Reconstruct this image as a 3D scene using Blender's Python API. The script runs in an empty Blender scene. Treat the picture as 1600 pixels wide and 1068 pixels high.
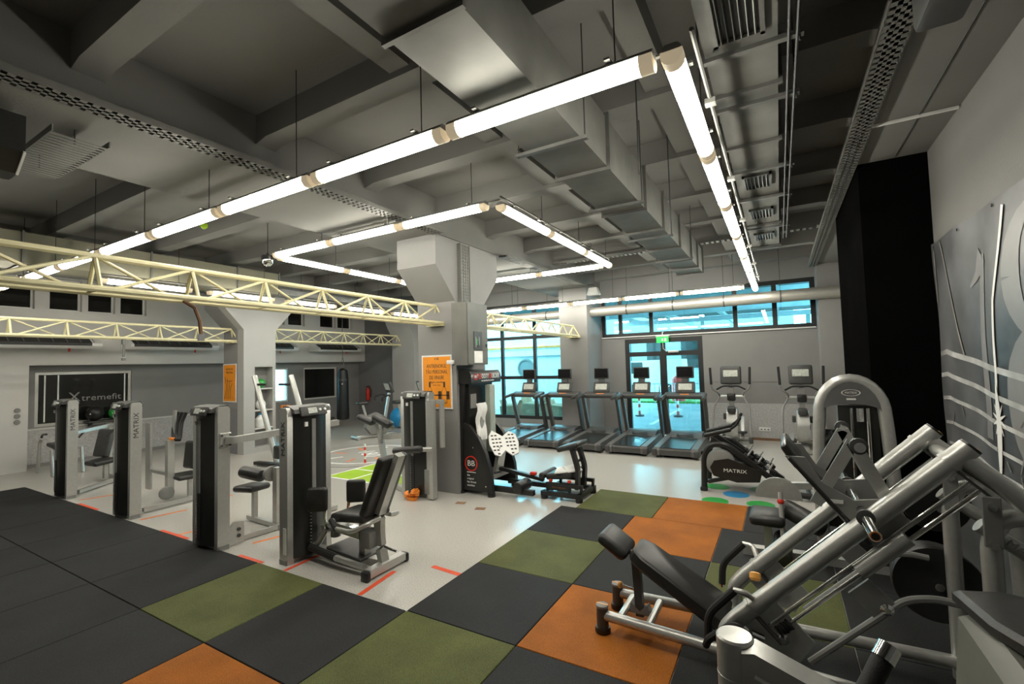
import bpy, bmesh, math, random
from mathutils import Vector, Matrix, Euler
random.seed(7)
PI = math.pi
S = bpy.context.scene
COL = S.collection

# ---------------------------------------------------------------- camera
cam_d = bpy.data.cameras.new('camera'); cam = bpy.data.objects.new('camera', cam_d); COL.objects.link(cam)
cam_d.sensor_width = 36.0; cam_d.lens = 721.1 / 1600 * 36; cam_d.clip_start = 0.05; cam_d.clip_end = 200
YAW, PITCH, ROLL = -0.5245, 0.0486, -0.0274
_f = Vector((math.sin(YAW)*math.cos(PITCH), math.cos(YAW)*math.cos(PITCH), math.sin(PITCH)))
_r = _f.cross(Vector((0, 0, 1))).normalized(); _u = _r.cross(_f)
_c, _s = math.cos(ROLL), math.sin(ROLL)
_R, _U = _c*_r + _s*_u, -_s*_r + _c*_u
cam.matrix_world = Matrix(((_R.x, _U.x, -_f.x, 2.663), (_R.y, _U.y, -_f.y, -2.812), (_R.z, _U.z, -_f.z, 1.941), (0, 0, 0, 1)))
S.camera = cam

# ---------------------------------------------------------------- world, exposure
w = bpy.data.worlds.new('sky'); S.world = w; w.use_nodes = True
bg = w.node_tree.nodes['Background']; bg.inputs[0].default_value = (0.80, 0.92, 1.0, 1); bg.inputs[1].default_value = 17.0
S.view_settings.view_transform = 'Standard'; S.view_settings.look = 'None'
S.view_settings.gamma = 1.0; S.view_settings.use_curve_mapping = False
S.view_settings.exposure = 0.0
LAMP = 40.0          # emission of the tube diffusers

# ---------------------------------------------------------------- materials
def new_mat(name):
    m = bpy.data.materials.new(name); m.use_nodes = True
    return m, m.node_tree, m.node_tree.nodes['Principled BSDF']
def mat(name, col, rough=0.5, metal=0.0, var=0.12, scale=6.0, bump=0.0, bscale=60.0, emit=None, es=0.0, coat=0.0, detail=4):
    m, t, b = new_mat(name)
    b.inputs['Roughness'].default_value = rough; b.inputs['Metallic'].default_value = metal
    b.inputs['Coat Weight'].default_value = coat
    tc = t.nodes.new('ShaderNodeTexCoord')
    n = t.nodes.new('ShaderNodeTexNoise'); n.inputs['Scale'].default_value = scale; n.inputs['Detail'].default_value = detail
    t.links.new(tc.outputs['Object'], n.inputs['Vector'])
    r = t.nodes.new('ShaderNodeValToRGB')
    lo = [max(0, c*(1-var)) for c in col]; hi = [min(1, c*(1+var)) for c in col]
    r.color_ramp.elements[0].position = 0.3; r.color_ramp.elements[1].position = 0.7
    r.color_ramp.elements[0].color = (*lo, 1); r.color_ramp.elements[1].color = (*hi, 1)
    t.links.new(n.outputs['Fac'], r.inputs['Fac']); t.links.new(r.outputs['Color'], b.inputs['Base Color'])
    if bump:
        n2 = t.nodes.new('ShaderNodeTexNoise'); n2.inputs['Scale'].default_value = bscale; n2.inputs['Detail'].default_value = 3
        bp = t.nodes.new('ShaderNodeBump'); bp.inputs['Strength'].default_value = bump; bp.inputs['Distance'].default_value = 0.01
        t.links.new(tc.outputs['Object'], n2.inputs['Vector']); t.links.new(n2.outputs['Fac'], bp.inputs['Height']); t.links.new(bp.outputs['Normal'], b.inputs['Normal'])
    if emit:
        b.inputs['Emission Color'].default_value = (*emit, 1); b.inputs['Emission Strength'].default_value = es
    return m
def rubber(name, col, fleck, amt):
    m, t, b = new_mat(name); b.inputs['Roughness'].default_value = 0.75; b.inputs['Specular IOR Level'].default_value = 0.3
    tc = t.nodes.new('ShaderNodeTexCoord'); gm = t.nodes.new('ShaderNodeNewGeometry')
    n = t.nodes.new('ShaderNodeTexNoise'); n.inputs['Scale'].default_value = 210; n.inputs['Detail'].default_value = 2
    n2 = t.nodes.new('ShaderNodeTexNoise'); n2.inputs['Scale'].default_value = 2.2; n2.inputs['Detail'].default_value = 5
    for q in (n, n2): t.links.new(gm.outputs['Position'], q.inputs['Vector'])
    r = t.nodes.new('ShaderNodeValToRGB'); r.color_ramp.elements[0].position = 0.50 - amt*0.1; r.color_ramp.elements[1].position = 0.72
    r.color_ramp.elements[0].color = (*col, 1); r.color_ramp.elements[1].color = (*fleck, 1)
    r2 = t.nodes.new('ShaderNodeValToRGB'); r2.color_ramp.elements[0].position = 0.3; r2.color_ramp.elements[1].position = 0.75
    r2.color_ramp.elements[0].color = (0.72, 0.72, 0.72, 1); r2.color_ramp.elements[1].color = (1.2, 1.2, 1.2, 1)
    mx = t.nodes.new('ShaderNodeMix'); mx.data_type = 'RGBA'; mx.blend_type = 'MULTIPLY'; mx.inputs['Factor'].default_value = 1
    t.links.new(n.outputs['Fac'], r.inputs['Fac']); t.links.new(n2.outputs['Fac'], r2.inputs['Fac'])
    t.links.new(r.outputs['Color'], mx.inputs['A']); t.links.new(r2.outputs['Color'], mx.inputs['B']); t.links.new(mx.outputs['Result'], b.inputs['Base Color'])
    bp = t.nodes.new('ShaderNodeBump'); bp.inputs['Strength'].default_value = 0.25; bp.inputs['Distance'].default_value = 0.004
    t.links.new(n.outputs['Fac'], bp.inputs['Height']); t.links.new(bp.outputs['Normal'], b.inputs['Normal'])
    return m
def glass(name, tint, gl=0.08, rough=0.0):
    m = bpy.data.materials.new(name); m.use_nodes = True; t = m.node_tree; t.nodes.clear()
    o = t.nodes.new('ShaderNodeOutputMaterial'); tr = t.nodes.new('ShaderNodeBsdfTransparent'); tr.inputs[0].default_value = (*tint, 1)
    g = t.nodes.new('ShaderNodeBsdfGlossy'); g.inputs['Roughness'].default_value = rough; g.inputs[0].default_value = (0.9, 0.95, 1, 1)
    mx = t.nodes.new('ShaderNodeMixShader'); lw = t.nodes.new('ShaderNodeLayerWeight'); lw.inputs['Blend'].default_value = 0.35
    ma = t.nodes.new('ShaderNodeMath'); ma.operation = 'MULTIPLY_ADD'; ma.inputs[1].default_value = 0.5; ma.inputs[2].default_value = gl
    t.links.new(lw.outputs['Fresnel'], ma.inputs[0]); t.links.new(ma.outputs[0], mx.inputs[0])
    t.links.new(tr.outputs[0], mx.inputs[1]); t.links.new(g.outputs[0], mx.inputs[2]); t.links.new(mx.outputs[0], o.inputs[0])
    return m
M = {}
M['ceil'] = mat('ceiling_paint', (0.185, 0.182, 0.170), 0.85, var=0.06, scale=1.2, bump=0.15, bscale=40)
M['wall'] = mat('grey_wall_paint', (0.24, 0.237, 0.232), 0.8, var=0.05, scale=1.5, bump=0.12, bscale=50)
M['wall_lt'] = mat('white_wall_paint', (0.60, 0.59, 0.565), 0.8, var=0.04, scale=1.5, bump=0.1, bscale=50)
M['wall_mid'] = mat('pale_grey_wall_paint', (0.40, 0.395, 0.38), 0.8, var=0.04, scale=1.5, bump=0.1, bscale=50)
M['wall_dk'] = mat('dark_grey_wall_paint', (0.20, 0.20, 0.205), 0.8, var=0.06, scale=1.5)
M['black_wall'] = mat('black_wall_paint', (0.0035, 0.0035, 0.0035), 0.95, var=0.2, scale=2)
M['black_wall'].node_tree.nodes['Principled BSDF'].inputs['Specular IOR Level'].default_value = 0.0
M['dado'] = mat('textured_dado', (0.42, 0.415, 0.41), 0.6, var=0.16, scale=34, bump=0.6, bscale=34, detail=1)
M['galv'] = mat('galvanised_steel', (0.17, 0.17, 0.155), 0.6, 0.35, var=0.14, scale=3.5, bump=0.05, bscale=9)
M['galv_dk'] = mat('dark_galvanised_steel', (0.16, 0.16, 0.15), 0.5, 0.6, var=0.2, scale=5)
M['spiral'] = mat('spiral_duct_steel', (0.50, 0.49, 0.44), 0.42, 0.6, var=0.06, scale=4)
M['duct_beige'] = mat('olive_beige_duct', (0.20, 0.19, 0.135), 0.65, 0.1, var=0.07, scale=3)
M['silver'] = mat('silver_powder_coat', (0.50, 0.50, 0.475), 0.34, 0.55, var=0.05, scale=30, coat=0.25)
M['chrome'] = mat('polished_chrome', (0.80, 0.80, 0.79), 0.12, 1.0, var=0.03)
M['black'] = mat('black_powder_coat', (0.012, 0.012, 0.012), 0.4, 0.0, var=0.2, scale=20)
M['plastic'] = mat('black_plastic_shroud', (0.016, 0.0165, 0.015), 0.28, 0.0, var=0.15, scale=5, coat=0.15)
M['dkgrey'] = mat('dark_grey_plastic', (0.055, 0.055, 0.053), 0.45, var=0.12, scale=10)
M['midgrey'] = mat('mid_grey_plastic', (0.22, 0.22, 0.21), 0.45, var=0.08, scale=10)
M['vinyl'] = mat('black_vinyl_upholstery', (0.022, 0.022, 0.021), 0.38, var=0.15, scale=12, bump=0.08, bscale=120)
M['grip'] = mat('black_foam_grip', (0.010, 0.010, 0.010), 0.7, var=0.2, scale=40, bump=0.2, bscale=200)
M['white'] = mat('white_plastic', (0.78, 0.78, 0.76), 0.4, var=0.04)
M['paper'] = mat('white_paper', (0.82, 0.82, 0.80), 0.8, var=0.05, scale=8)
M['cream'] = mat('cream_painted_steel', (0.74, 0.68, 0.42), 0.38, var=0.06, scale=5)
M['wood'] = mat('cardboard_brown', (0.20, 0.11, 0.06), 0.8, var=0.25, scale=4)
M['orange'] = mat('orange_paint', (0.75, 0.22, 0.02), 0.5, var=0.08)
M['poster'] = mat('orange_poster_print', (0.85, 0.30, 0.015), 0.5, var=0.05)
M['ink'] = mat('dark_print', (0.05, 0.03, 0.02), 0.6, var=0.1)
M['knob'] = mat('orange_knob', (0.80, 0.38, 0.08), 0.4, var=0.06)
M['red'] = mat('red_plastic', (0.60, 0.03, 0.015), 0.4, var=0.1)
M['redtape'] = mat('red_floor_tape', (0.72, 0.08, 0.025), 0.5, var=0.12, scale=10)
M['ortape'] = mat('orange_floor_tape', (0.75, 0.20, 0.05), 0.5, var=0.15, scale=10)
M['lime'] = mat('lime_floor_vinyl', (0.36, 0.58, 0.03), 0.4, var=0.06)
M['whiteline'] = mat('white_floor_line', (0.80, 0.80, 0.78), 0.45, var=0.06)
M['green'] = mat('green_vinyl', (0.03, 0.32, 0.06), 0.35, var=0.08)
M['blue'] = mat('blue_vinyl', (0.02, 0.26, 0.55), 0.35, var=0.08)
M['frame'] = mat('dark_window_frame', (0.012, 0.014, 0.015), 0.4, var=0.15)
M['darkglass'] = mat('dark_room_glass', (0.012, 0.012, 0.011), 0.08, var=0.3, scale=1.5, coat=0.3)
M['screen'] = mat('console_screen', (0.45, 0.47, 0.42), 0.3, var=0.3, scale=40, emit=(0.8, 0.85, 0.75), es=0.05)
M['offscreen'] = mat('dark_tv_screen', (0.008, 0.008, 0.009), 0.12, var=0.2)
M['glass'] = glass('daylight_cyan_glass', (0.50, 0.88, 0.95))  # daylight's cyan put into the pane colour; the glass itself is near clear
M['clear'] = glass('clear_cover', (0.9, 0.9, 0.88), 0.1)
M['cap'] = mat('beige_lamp_end', (0.75, 0.62, 0.42), 0.4, var=0.06, emit=(1.0, 0.82, 0.55), es=0.30)
M['lamp'] = mat('lit_diffuser', (0.9, 0.9, 0.85), 0.4, var=0.02, emit=(1.0, 0.955, 0.83), es=LAMP)
M['exit'] = mat('green_exit_sign', (0.02, 0.55, 0.08), 0.3, var=0.05, emit=(0.05, 1.0, 0.15), es=0.9)
M['wire'] = mat('thin_dark_cable', (0.03, 0.03, 0.03), 0.6, var=0.2)
M['asphalt'] = mat('wet_asphalt', (0.30, 0.30, 0.31), 0.6, var=0.12, scale=1.0)
M['grass'] = mat('grass_strip', (0.10, 0.28, 0.05), 0.9, var=0.4, scale=9)
M['outwall'] = mat('pale_render_wall', (0.84, 0.86, 0.87), 0.8, var=0.08, scale=0.7)
M['steelout'] = mat('canopy_steel', (0.45, 0.48, 0.49), 0.6, 0.2, var=0.12, scale=2)
M['canopy_dk'] = mat('dark_canopy_sheet', (0.07, 0.08, 0.085), 0.7, 0.1, var=0.2, scale=2)
M['plate'] = mat('black_weight_plate', (0.012, 0.012, 0.012), 0.5, var=0.2, scale=12)
M['tile_k'] = rubber('black_rubber', (0.010, 0.0104, 0.011), (0.036, 0.038, 0.040), 0.4)
M['tile_g'] = rubber('olive_rubber', (0.052, 0.061, 0.015), (0.15, 0.165, 0.05), 0.9)
M['tile_o'] = rubber('orange_rubber', (0.26, 0.072, 0.003), (0.50, 0.165, 0.007), 0.9)

def floor_mat():
    m, t, b = new_mat('speckled_grey_vinyl_floor')
    g = t.nodes.new('ShaderNodeNewGeometry')
    n = t.nodes.new('ShaderNodeTexNoise'); n.inputs['Scale'].default_value = 90; n.inputs['Detail'].default_value = 3
    n2 = t.nodes.new('ShaderNodeTexNoise'); n2.inputs['Scale'].default_value = 0.8; n2.inputs['Detail'].default_value = 5
    for q in (n, n2): t.links.new(g.outputs['Position'], q.inputs['Vector'])
    r = t.nodes.new('ShaderNodeValToRGB'); r.color_ramp.elements[0].position = 0.35; r.color_ramp.elements[1].position = 0.65
    r.color_ramp.elements[0].color = (0.40, 0.385, 0.35, 1); r.color_ramp.elements[1].color = (0.54, 0.525, 0.49, 1)
    t.links.new(n.outputs['Fac'], r.inputs['Fac']); t.links.new(r.outputs['Color'], b.inputs['Base Color'])
    b.inputs['Roughness'].default_value = 0.24
    return m
M['floor'] = floor_mat()

# ---------------------------------------------------------------- mesh helpers
def rotm(rx=0, ry=0, rz=0): return Euler((rx, ry, rz)).to_matrix()
def fillet(pts, r, n=5):
    pts = [Vector(p) for p in pts]; out = [pts[0]]
    for i in range(1, len(pts)-1):
        a, b, c = pts[i-1], pts[i], pts[i+1]
        d1, d2 = (a-b), (c-b); l1, l2 = d1.length, d2.length
        rr = min(r, l1*0.45, l2*0.45); p, q = b + d1/l1*rr, b + d2/l2*rr
        for k in range(n+1):
            s = k/n; out.append((1-s)**2*p + 2*s*(1-s)*b + s*s*q)
    out.append(pts[-1]); return out
class MB:
    def __init__(s): s.v = []; s.f = []
    def add(s, vs, fs):
        o = len(s.v); s.v += [tuple(v) for v in vs]; s.f += [[i+o for i in f] for f in fs]; return s
    def b(s, x0, x1, y0, y1, z0, z1):
        return s.add([(x, y, z) for x in (x0, x1) for y in (y0, y1) for z in (z0, z1)], [(0,1,3,2),(4,6,7,5),(0,4,5,1),(2,3,7,6),(0,2,6,4),(1,5,7,3)])
    def box(s, c, d, rot=None):
        c = Vector(c); R = rot or Matrix.Identity(3)
        vs = [c + R @ Vector((sx*d[0]/2, sy*d[1]/2, sz*d[2]/2)) for sx in (-1,1) for sy in (-1,1) for sz in (-1,1)]
        return s.add(vs, [(0,1,3,2),(4,6,7,5),(0,4,5,1),(2,3,7,6),(0,2,6,4),(1,5,7,3)])
    def rbox(s, c, d, r=0.02, seg=2, rot=None):
        bm = bmesh.new(); bmesh.ops.create_cube(bm, size=1)
        for v in bm.verts: v.co = Vector((v.co.x*d[0], v.co.y*d[1], v.co.z*d[2]))
        bmesh.ops.bevel(bm, geom=bm.edges[:], offset=min(r, min(d)*0.49), segments=seg, profile=0.5, affect='EDGES')
        bm.verts.index_update(); R = rot or Matrix.Identity(3); c = Vector(c)
        s.add([c + R @ v.co for v in bm.verts], [[v.index for v in f.verts] for f in bm.faces]); bm.free(); return s
    def tube(s, pts, r, n=10, bend=None, r2=None, cap=True):
        pts = [Vector(p) for p in pts]
        if bend: pts = fillet(pts, bend)
        N = len(pts); rs = [r + ((r2 if r2 is not None else r) - r)*i/(N-1) for i in range(N)]
        t0 = (pts[1]-pts[0]).normalized(); a = Vector((0,0,1)) if abs(t0.z) < 0.9 else Vector((1,0,0))
        nrm = t0.cross(a).normalized(); vs = []
        for i, p in enumerate(pts):
            if i == 0: t = t0
            elif i == N-1: t = (pts[-1]-pts[-2]).normalized()
            else: t = ((pts[i+1]-p).normalized() + (p-pts[i-1]).normalized()).normalized()
            nrm = (nrm - t*nrm.dot(t)).normalized(); bn = t.cross(nrm)
            for k in range(n):
                an = 2*PI*(k+0.5)/n; vs.append(p + (nrm*math.cos(an) + bn*math.sin(an))*rs[i])
        fs = [(i*n+k, i*n+(k+1)%n, (i+1)*n+(k+1)%n, (i+1)*n+k) for i in range(N-1) for k in range(n)]
        if cap: fs += [tuple(range(n))[::-1], tuple(range((N-1)*n, N*n))]
        return s.add(vs, fs)
    def rect(s, pts, wd, ht, up=(0,0,1), bend=None):
        """rectangular bar swept along pts"""
        pts = [Vector(p) for p in pts]
        if bend: pts = fillet(pts, bend)
        N = len(pts); vs = []
        for i, p in enumerate(pts):
            t = (pts[min(i+1, N-1)] - pts[max(i-1, 0)]).normalized(); u = Vector(up)
            if abs(t.dot(u)) > 0.98: u = Vector((0,1,0)) if abs(t.y) < 0.9 else Vector((1,0,0))
            sd = t.cross(u).normalized(); u = sd.cross(t)
            vs += [p + sd*a*wd/2 + u*b_*ht/2 for a, b_ in ((-1,-1),(1,-1),(1,1),(-1,1))]
        fs = [(i*4+k, i*4+(k+1)%4, (i+1)*4+(k+1)%4, (i+1)*4+k) for i in range(N-1) for k in range(4)] + [(3,2,1,0), tuple(range((N-1)*4, N*4))]
        return s.add(vs, fs)
    def lathe(s, prof, n=16, o=(0,0,0), rot=None, ring=False):
        R = rot or Matrix.Identity(3); o = Vector(o); vs = []
        for r, z in prof:
            vs += [o + R @ Vector((r*math.cos(2*PI*k/n), r*math.sin(2*PI*k/n), z)) for k in range(n)]
        N = len(prof)
        fs = [(i*n+k, i*n+(k+1)%n, (i+1)*n+(k+1)%n, (i+1)*n+k) for i in range(N-1) for k in range(n)]
        if ring: fs += [((N-1)*n+k, (N-1)*n+(k+1)%n, (k+1)%n, k) for k in range(n)]; return s.add(vs, fs)
        if prof[0][0] > 1e-4: fs.append(tuple(range(n))[::-1])
        if prof[-1][0] > 1e-4: fs.append(tuple(range((N-1)*n, N*n)))
        return s.add(vs, fs)
    def prism(s, poly, axis, a, b_):
        """2-D polygon extruded along an axis: axis 'y' -> poly is (x, z)"""
        def P(p, t): return {'x': (t, p[0], p[1]), 'y': (p[0], t, p[1]), 'z': (p[0], p[1], t)}[axis]
        n = len(poly); vs = [P(p, a) for p in poly] + [P(p, b_) for p in poly]
        return s.add(vs, [tuple(range(n)), tuple(range(n, 2*n))[::-1]] + [(k, k+n, (k+1)%n+n, (k+1)%n) for k in range(n)])
    def mesh(s, name, m, sharp=35):
        me = bpy.data.meshes.new(name); me.from_pydata(s.v, [], s.f); me.validate()
        bm = bmesh.new(); bm.from_mesh(me); bmesh.ops.recalc_face_normals(bm, faces=bm.faces[:]); bm.to_mesh(me); bm.free()
        me.materials.append(M[m] if isinstance(m, str) else m)
        for p in me.polygons: p.use_smooth = True
        me.set_sharp_from_angle(angle=math.radians(sharp)); me.update()
        return me
    def build(s, name, m, parent=None, loc=None, rot=None, **kw):
        o = bpy.data.objects.new(name, s.mesh(name, m)); COL.objects.link(o)
        if parent: o.parent = parent
        if loc: o.location = loc
        if rot: o.rotation_euler = rot
        tag(o, **kw); return o
def tag(o, label=None, cat=None, group=None, kind=None):
    if label: o['label'] = label
    if cat: o['category'] = cat
    if group: o['group'] = group
    if kind: o['kind'] = kind
    return o
def thing(name, label, cat=None, loc=(0,0,0), rz=0, group=None, kind=None):
    o = bpy.data.objects.new(name, None); COL.objects.link(o); o.location = loc; o.rotation_euler = (0, 0, rz)
    o.empty_display_size = 0.1
    return tag(o, label, cat, group, kind)
def copy_tree(o, parent=None):
    c = o.copy(); COL.objects.link(c); c.parent = parent
    for ch in list(o.children): copy_tree(ch, c)
    return c
def part(o, name, parent, loc=None, rot=None):
    """another object on the same mesh"""
    c = bpy.data.objects.new(name, o if isinstance(o, bpy.types.Mesh) else o.data); COL.objects.link(c); c.parent = parent
    if loc: c.location = loc
    if rot: c.rotation_euler = rot
    return c
def text(name, s, size, m, parent, loc, rot, ext=0.002, align='CENTER', width=None, **kw):
    cu = bpy.data.curves.new(name, 'FONT'); cu.body = s; cu.size = size; cu.extrude = ext; cu.align_x = align; cu.align_y = 'CENTER'; cu.resolution_u = 2
    o = bpy.data.objects.new(name, cu); COL.objects.link(o); bpy.context.view_layer.update()
    me = bpy.data.meshes.new_from_object(o.evaluated_get(bpy.context.evaluated_depsgraph_get()))
    bpy.data.objects.remove(o); me.materials.clear(); me.materials.append(M[m])
    if width:
        xs = [v.co.x for v in me.vertices]; k = width/(max(xs)-min(xs))
        for v in me.vertices: v.co.x *= k
    o = bpy.data.objects.new(name, me); COL.objects.link(o); o.parent = parent; o.location = loc; o.rotation_euler = rot
    tag(o, **kw); return o
ORD = ['first', 'second', 'third', 'fourth', 'fifth', 'sixth', 'seventh', 'eighth', 'ninth', 'tenth', 'eleventh', 'twelfth']
# ================================================================ STRUCTURE
def struct(name, mb, m, label, parent=None):
    return mb.build(name, m, parent, label=label, kind=None if parent else 'structure')
XL, XR, YF, YB, H = -11.0, 4.0, 9.6, -6.0, 4.42
floor = MB().b(-14, 4.3, YB-0.2, YF+0.2, -0.12, 0.0).build('floor', 'floor', label='speckled pale grey vinyl gym floor partly covered with rubber tiles', kind='structure')
# rubber tiles ------------------------------------------------------------
def tile_mesh(key):
    return MB().rbox((0, 0, 0.006), (0.994, 0.994, 0.018), 0.004, 1).mesh('rubber_tile', 'tile_' + key)
TM = {k: tile_mesh(k) for k in 'kgo'}
cells = {(1,0):'o', (0,1):'g', (1,2):'o', (2,1):'g', (0,-1):'g', (-2,-1):'g', (-1,-2):'o'}
for j in (-3, -2, -1):
    for i in range(-9, 4): part(TM[cells.get((i, j), 'k')], 'rubber_tile', floor, (i+0.5, j+0.5, 0), (0, 0, random.choice((0, PI/2, PI))))
for j in (0, 1, 2):
    for i in range(0, 4): part(TM[cells.get((i, j), 'k')], 'rubber_tile', floor, (i+0.5, j+0.5, 0), (0, 0, random.choice((0, PI/2, PI))))
for i, k in enumerate('gokk'):
    if 0.21+i+1 < 4.0: part(TM[k], 'rubber_tile', floor, (0.71+i, 3.5, 0), (0, 0, PI*(i % 2)))

# walls -------------------------------------------------------------------
struct('wall_right', MB().b(XR, XR+0.2, YB, YF+0.2, 0, H), mat('right_wall_grey_paint', (0.17, 0.167, 0.16), 0.8, var=0.05, scale=1.5, bump=0.12, bscale=50), 'grey painted wall carrying the large printed banner')  # one even grey, darker than the other grey wall paint
struct('wall_back', MB().b(-14, XR, YB-0.2, YB, 0, H), 'wall', 'plain grey wall behind the camera side of the gym')
wf = MB()
y0, y1 = YF, YF+0.2
wf.b(-11.6, -5.9, y0, y1, 0, H); wf.b(-5.9, -2.4, y0, y1, 0, 0.28); wf.b(-5.9, -2.4, y0, y1, 3.8, H)
wf.b(-2.4, -0.97, y0, y1, 0, 2.6); wf.b(1.0, 3.42, y0, y1, 0, 2.6); wf.b(-0.97, 1.0, y0, y1, 2.53, 2.6)
wf.b(-2.4, -1.6, y0, y1, 2.6, H); wf.b(-1.6, 3.42, y0, y1, 3.74, H); wf.b(3.42, XR, y0, y1, 0, H)
wall_far = struct('wall_far', wf, 'wall', 'grey far wall with tall windows and a glazed double door')
MB().b(1.02, 3.40, y0-0.012, y0, 0.06, 0.86).build('dado_panel', 'dado', wall_far, label='textured grey dado panel')
MB().b(-1.6, 3.40, y0-0.05, y0, 2.585, 2.61).build('sill', 'white', wall_far)
MB().b(1.02, 3.40, y0-0.008, y0, 1.37, 1.385).build('joint', 'midgrey', wall_far)
MB().b(-11.33, -8.9, y0-0.01, y0, 0.0, 4.2).build('dark_panel', 'wall_dk', wall_far, label='dark grey painted stretch of wall')
bt = MB().b(1.02, 3.42, y0-0.02, y0-0.001, 0, 0.06); bt.b(-1.6, -0.98, y0-0.02, y0-0.001, 0, 0.06)
struct('baseboard_far', bt, 'wood', 'brown baseboard along the far wall')
# left wall: upper storey overhangs a recessed lower wall
wl = MB(); xl = XL
ups = [(-0.35, 0.56), (0.79, 1.33), (1.44, 1.94), (2.04, 2.57), (5.75, 6.3), (6.42, 7.02), (7.62, 8.27), (8.34, 9.0)]
wl.b(xl-0.4, xl, YB, YF, 2.2, 3.4); wl.b(xl-0.4, xl, YB, YF, 4.1, H)
e = YB
for a, b_ in ups: wl.b(xl-0.4, xl, e, a, 3.4, 4.1); e = b_
wl.b(xl-0.4, xl, e, YF, 3.4, 4.1)
wl.b(xl-0.4, xl, 0.16, 0.50, 0, 2.2); wl.b(xl-0.4, xl, YB, -1.0, 0, 2.2); wl.b(xl-0.4, xl, -1.0, 0.16, 1.98, 2.2)
struct('wall_left', wl, 'wall_lt', 'white overhanging upper wall with a row of dark windows')
lw = MB(); x0 = xl-0.38
lw.b(x0-0.2, x0, 0.50, 0.69, 0, 2.2); lw.b(x0-0.2, x0, 0.69, 2.42, 0, 0.86); lw.b(x0-0.2, x0, 0.69, 2.42, 2.05, 2.2)
lw.b(x0-0.2, x0, 2.42, 6.12, 0, 2.2); lw.b(x0-0.2, x0, 6.12, 6.68, 0, 0.93); lw.b(x0-0.2, x0, 6.12, 6.68, 2.02, 2.2)
lw.b(x0-0.2, x0, 6.68, 7.25, 0, 2.2); lw.b(x0-0.2, x0, 7.25, 8.6, 0, 0.93); lw.b(x0-0.2, x0, 7.25, 8.6, 2.02, 2.2); lw.b(x0-0.2, x0, 8.6, YF, 0, 2.2)
wll = struct('wall_left_lower', lw, 'wall', 'grey recessed lower wall behind the weight machines')
MB().b(x0, x0+0.012, 0.51, 5.9, 0.08, 0.80).build('dado_panel', 'dado', wll, label='textured pale dado panel')
MB().b(x0, x0+0.035, 0.51, 5.9, 0.80, 0.835).build('dado_rail', 'wall_lt', wll)

# windows -----------------------------------------------------------------
def bars(parent, rects, axis, pos, th, name='mullion', m='frame'):
    for a0, a1, z0, z1 in rects:
        mb = MB()
        if axis == 'y': mb.b(a0, a1, pos-th/2, pos+th/2, z0, z1)
        else: mb.b(pos-th/2, pos+th/2, a0, a1, z0, z1)
        mb.build(name, m, parent)
def window(name, label, axis, pos, us, zs, fw, gm='glass', th=0.09, fm='frame'):
    o = thing(name, label, kind='structure')
    u0, u1, z0, z1 = us[0], us[-1], zs[0], zs[-1]
    fr = MB()
    for a0, a1, b0, b1 in ((u0, u1, z0, z0+fw), (u0, u1, z1-fw, z1), (u0, u0+fw, z0+fw, z1-fw), (u1-fw, u1, z0+fw, z1-fw)):
        if axis == 'y': fr.b(a0, a1, pos-th/2, pos+th/2, b0, b1)
        else: fr.b(pos-th/2, pos+th/2, a0, a1, b0, b1)
    fr.build('frame', fm, o)
    bars(o, [(u-fw/2, u+fw/2, z0+fw, z1-fw) for u in us[1:-1]], axis, pos, th*0.9, m=fm)
    bars(o, [(u0+fw, u1-fw, z-fw/2, z+fw/2) for z in zs[1:-1]], axis, pos, th*0.8, 'transom', m=fm)
    for i in range(len(us)-1):
        for k in range(len(zs)-1):
            mb = MB(); a0, a1, b0, b1 = us[i]+fw/2, us[i+1]-fw/2, zs[k]+fw/2, zs[k+1]-fw/2
            if axis == 'y': mb.b(a0, a1, pos-0.008, pos+0.008, b0, b1)
            else: mb.b(pos-0.008, pos+0.008, a0, a1, b0, b1)
            mb.build('pane', gm, o)
    return o
window('window_1', 'tall window wall, cyan from daylight, left of the grey column', 'y', YF+0.06, [-5.9, -4.9, -3.75, -2.4], [0.28, 1.53, 2.75, 3.8], 0.10)
window('window_2', 'high strip of windows, cyan from daylight, above the entrance door', 'y', YF+0.06, [-1.6, -1.08, -0.25, 1.77, 2.61, 3.42], [2.6, 3.74], 0.10)
dr = window('door_1', 'glazed double entrance door with dark frame and transom light', 'y', YF+0.06, [-0.97, 0.03, 1.0], [0.02, 2.12, 2.53], 0.12)
MB().b(-0.06, 0.12, YF-0.02, YF+0.0, 0.02, 2.10).build('meeting_stile', 'frame', dr)
for sx in (-0.09, 0.15): MB().tube([(sx, YF, 0.9), (sx, YF-0.06, 0.93), (sx, YF-0.06, 1.27), (sx, YF, 1.3)], 0.014, 8, bend=0.03).build('pull_handle', 'chrome', dr)
MB().rbox((0.30, YF-0.03, 2.16), (0.26, 0.07, 0.06), 0.01).build('door_closer', 'silver', dr)
for i, (a, b_) in enumerate(ups):
    window('window_%d' % (i+3), 'dark upper window, %s from the left in the white overhanging wall' % ORD[i], 'x', xl-0.15, [a, b_], [3.4, 4.1], 0.035, 'darkglass', 0.06, 'white')
wx = window('window_11', 'large dark interior window lettered on the glass above the dado', 'x', x0-0.08, [0.69, 2.42], [0.86, 2.05], 0.06, 'darkglass', 0.1, 'silver')
text('lettering', 'X', 0.30, 'midgrey', wx, (x0-0.068, 1.36, 1.46), (PI/2, 0, PI/2), 0.002, label='pale italic lettering')
text('lettering', 'tremefit', 0.20, 'midgrey', wx, (x0-0.068, 1.86, 1.43), (PI/2, 0, PI/2), 0.002, width=0.75)
for yy in (0.86, 1.08, 2.30): MB().b(x0-0.07, x0-0.055, yy-0.012, yy+0.012, 0.95, 1.98).build('light_strip', 'whiteline', wx)
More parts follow.
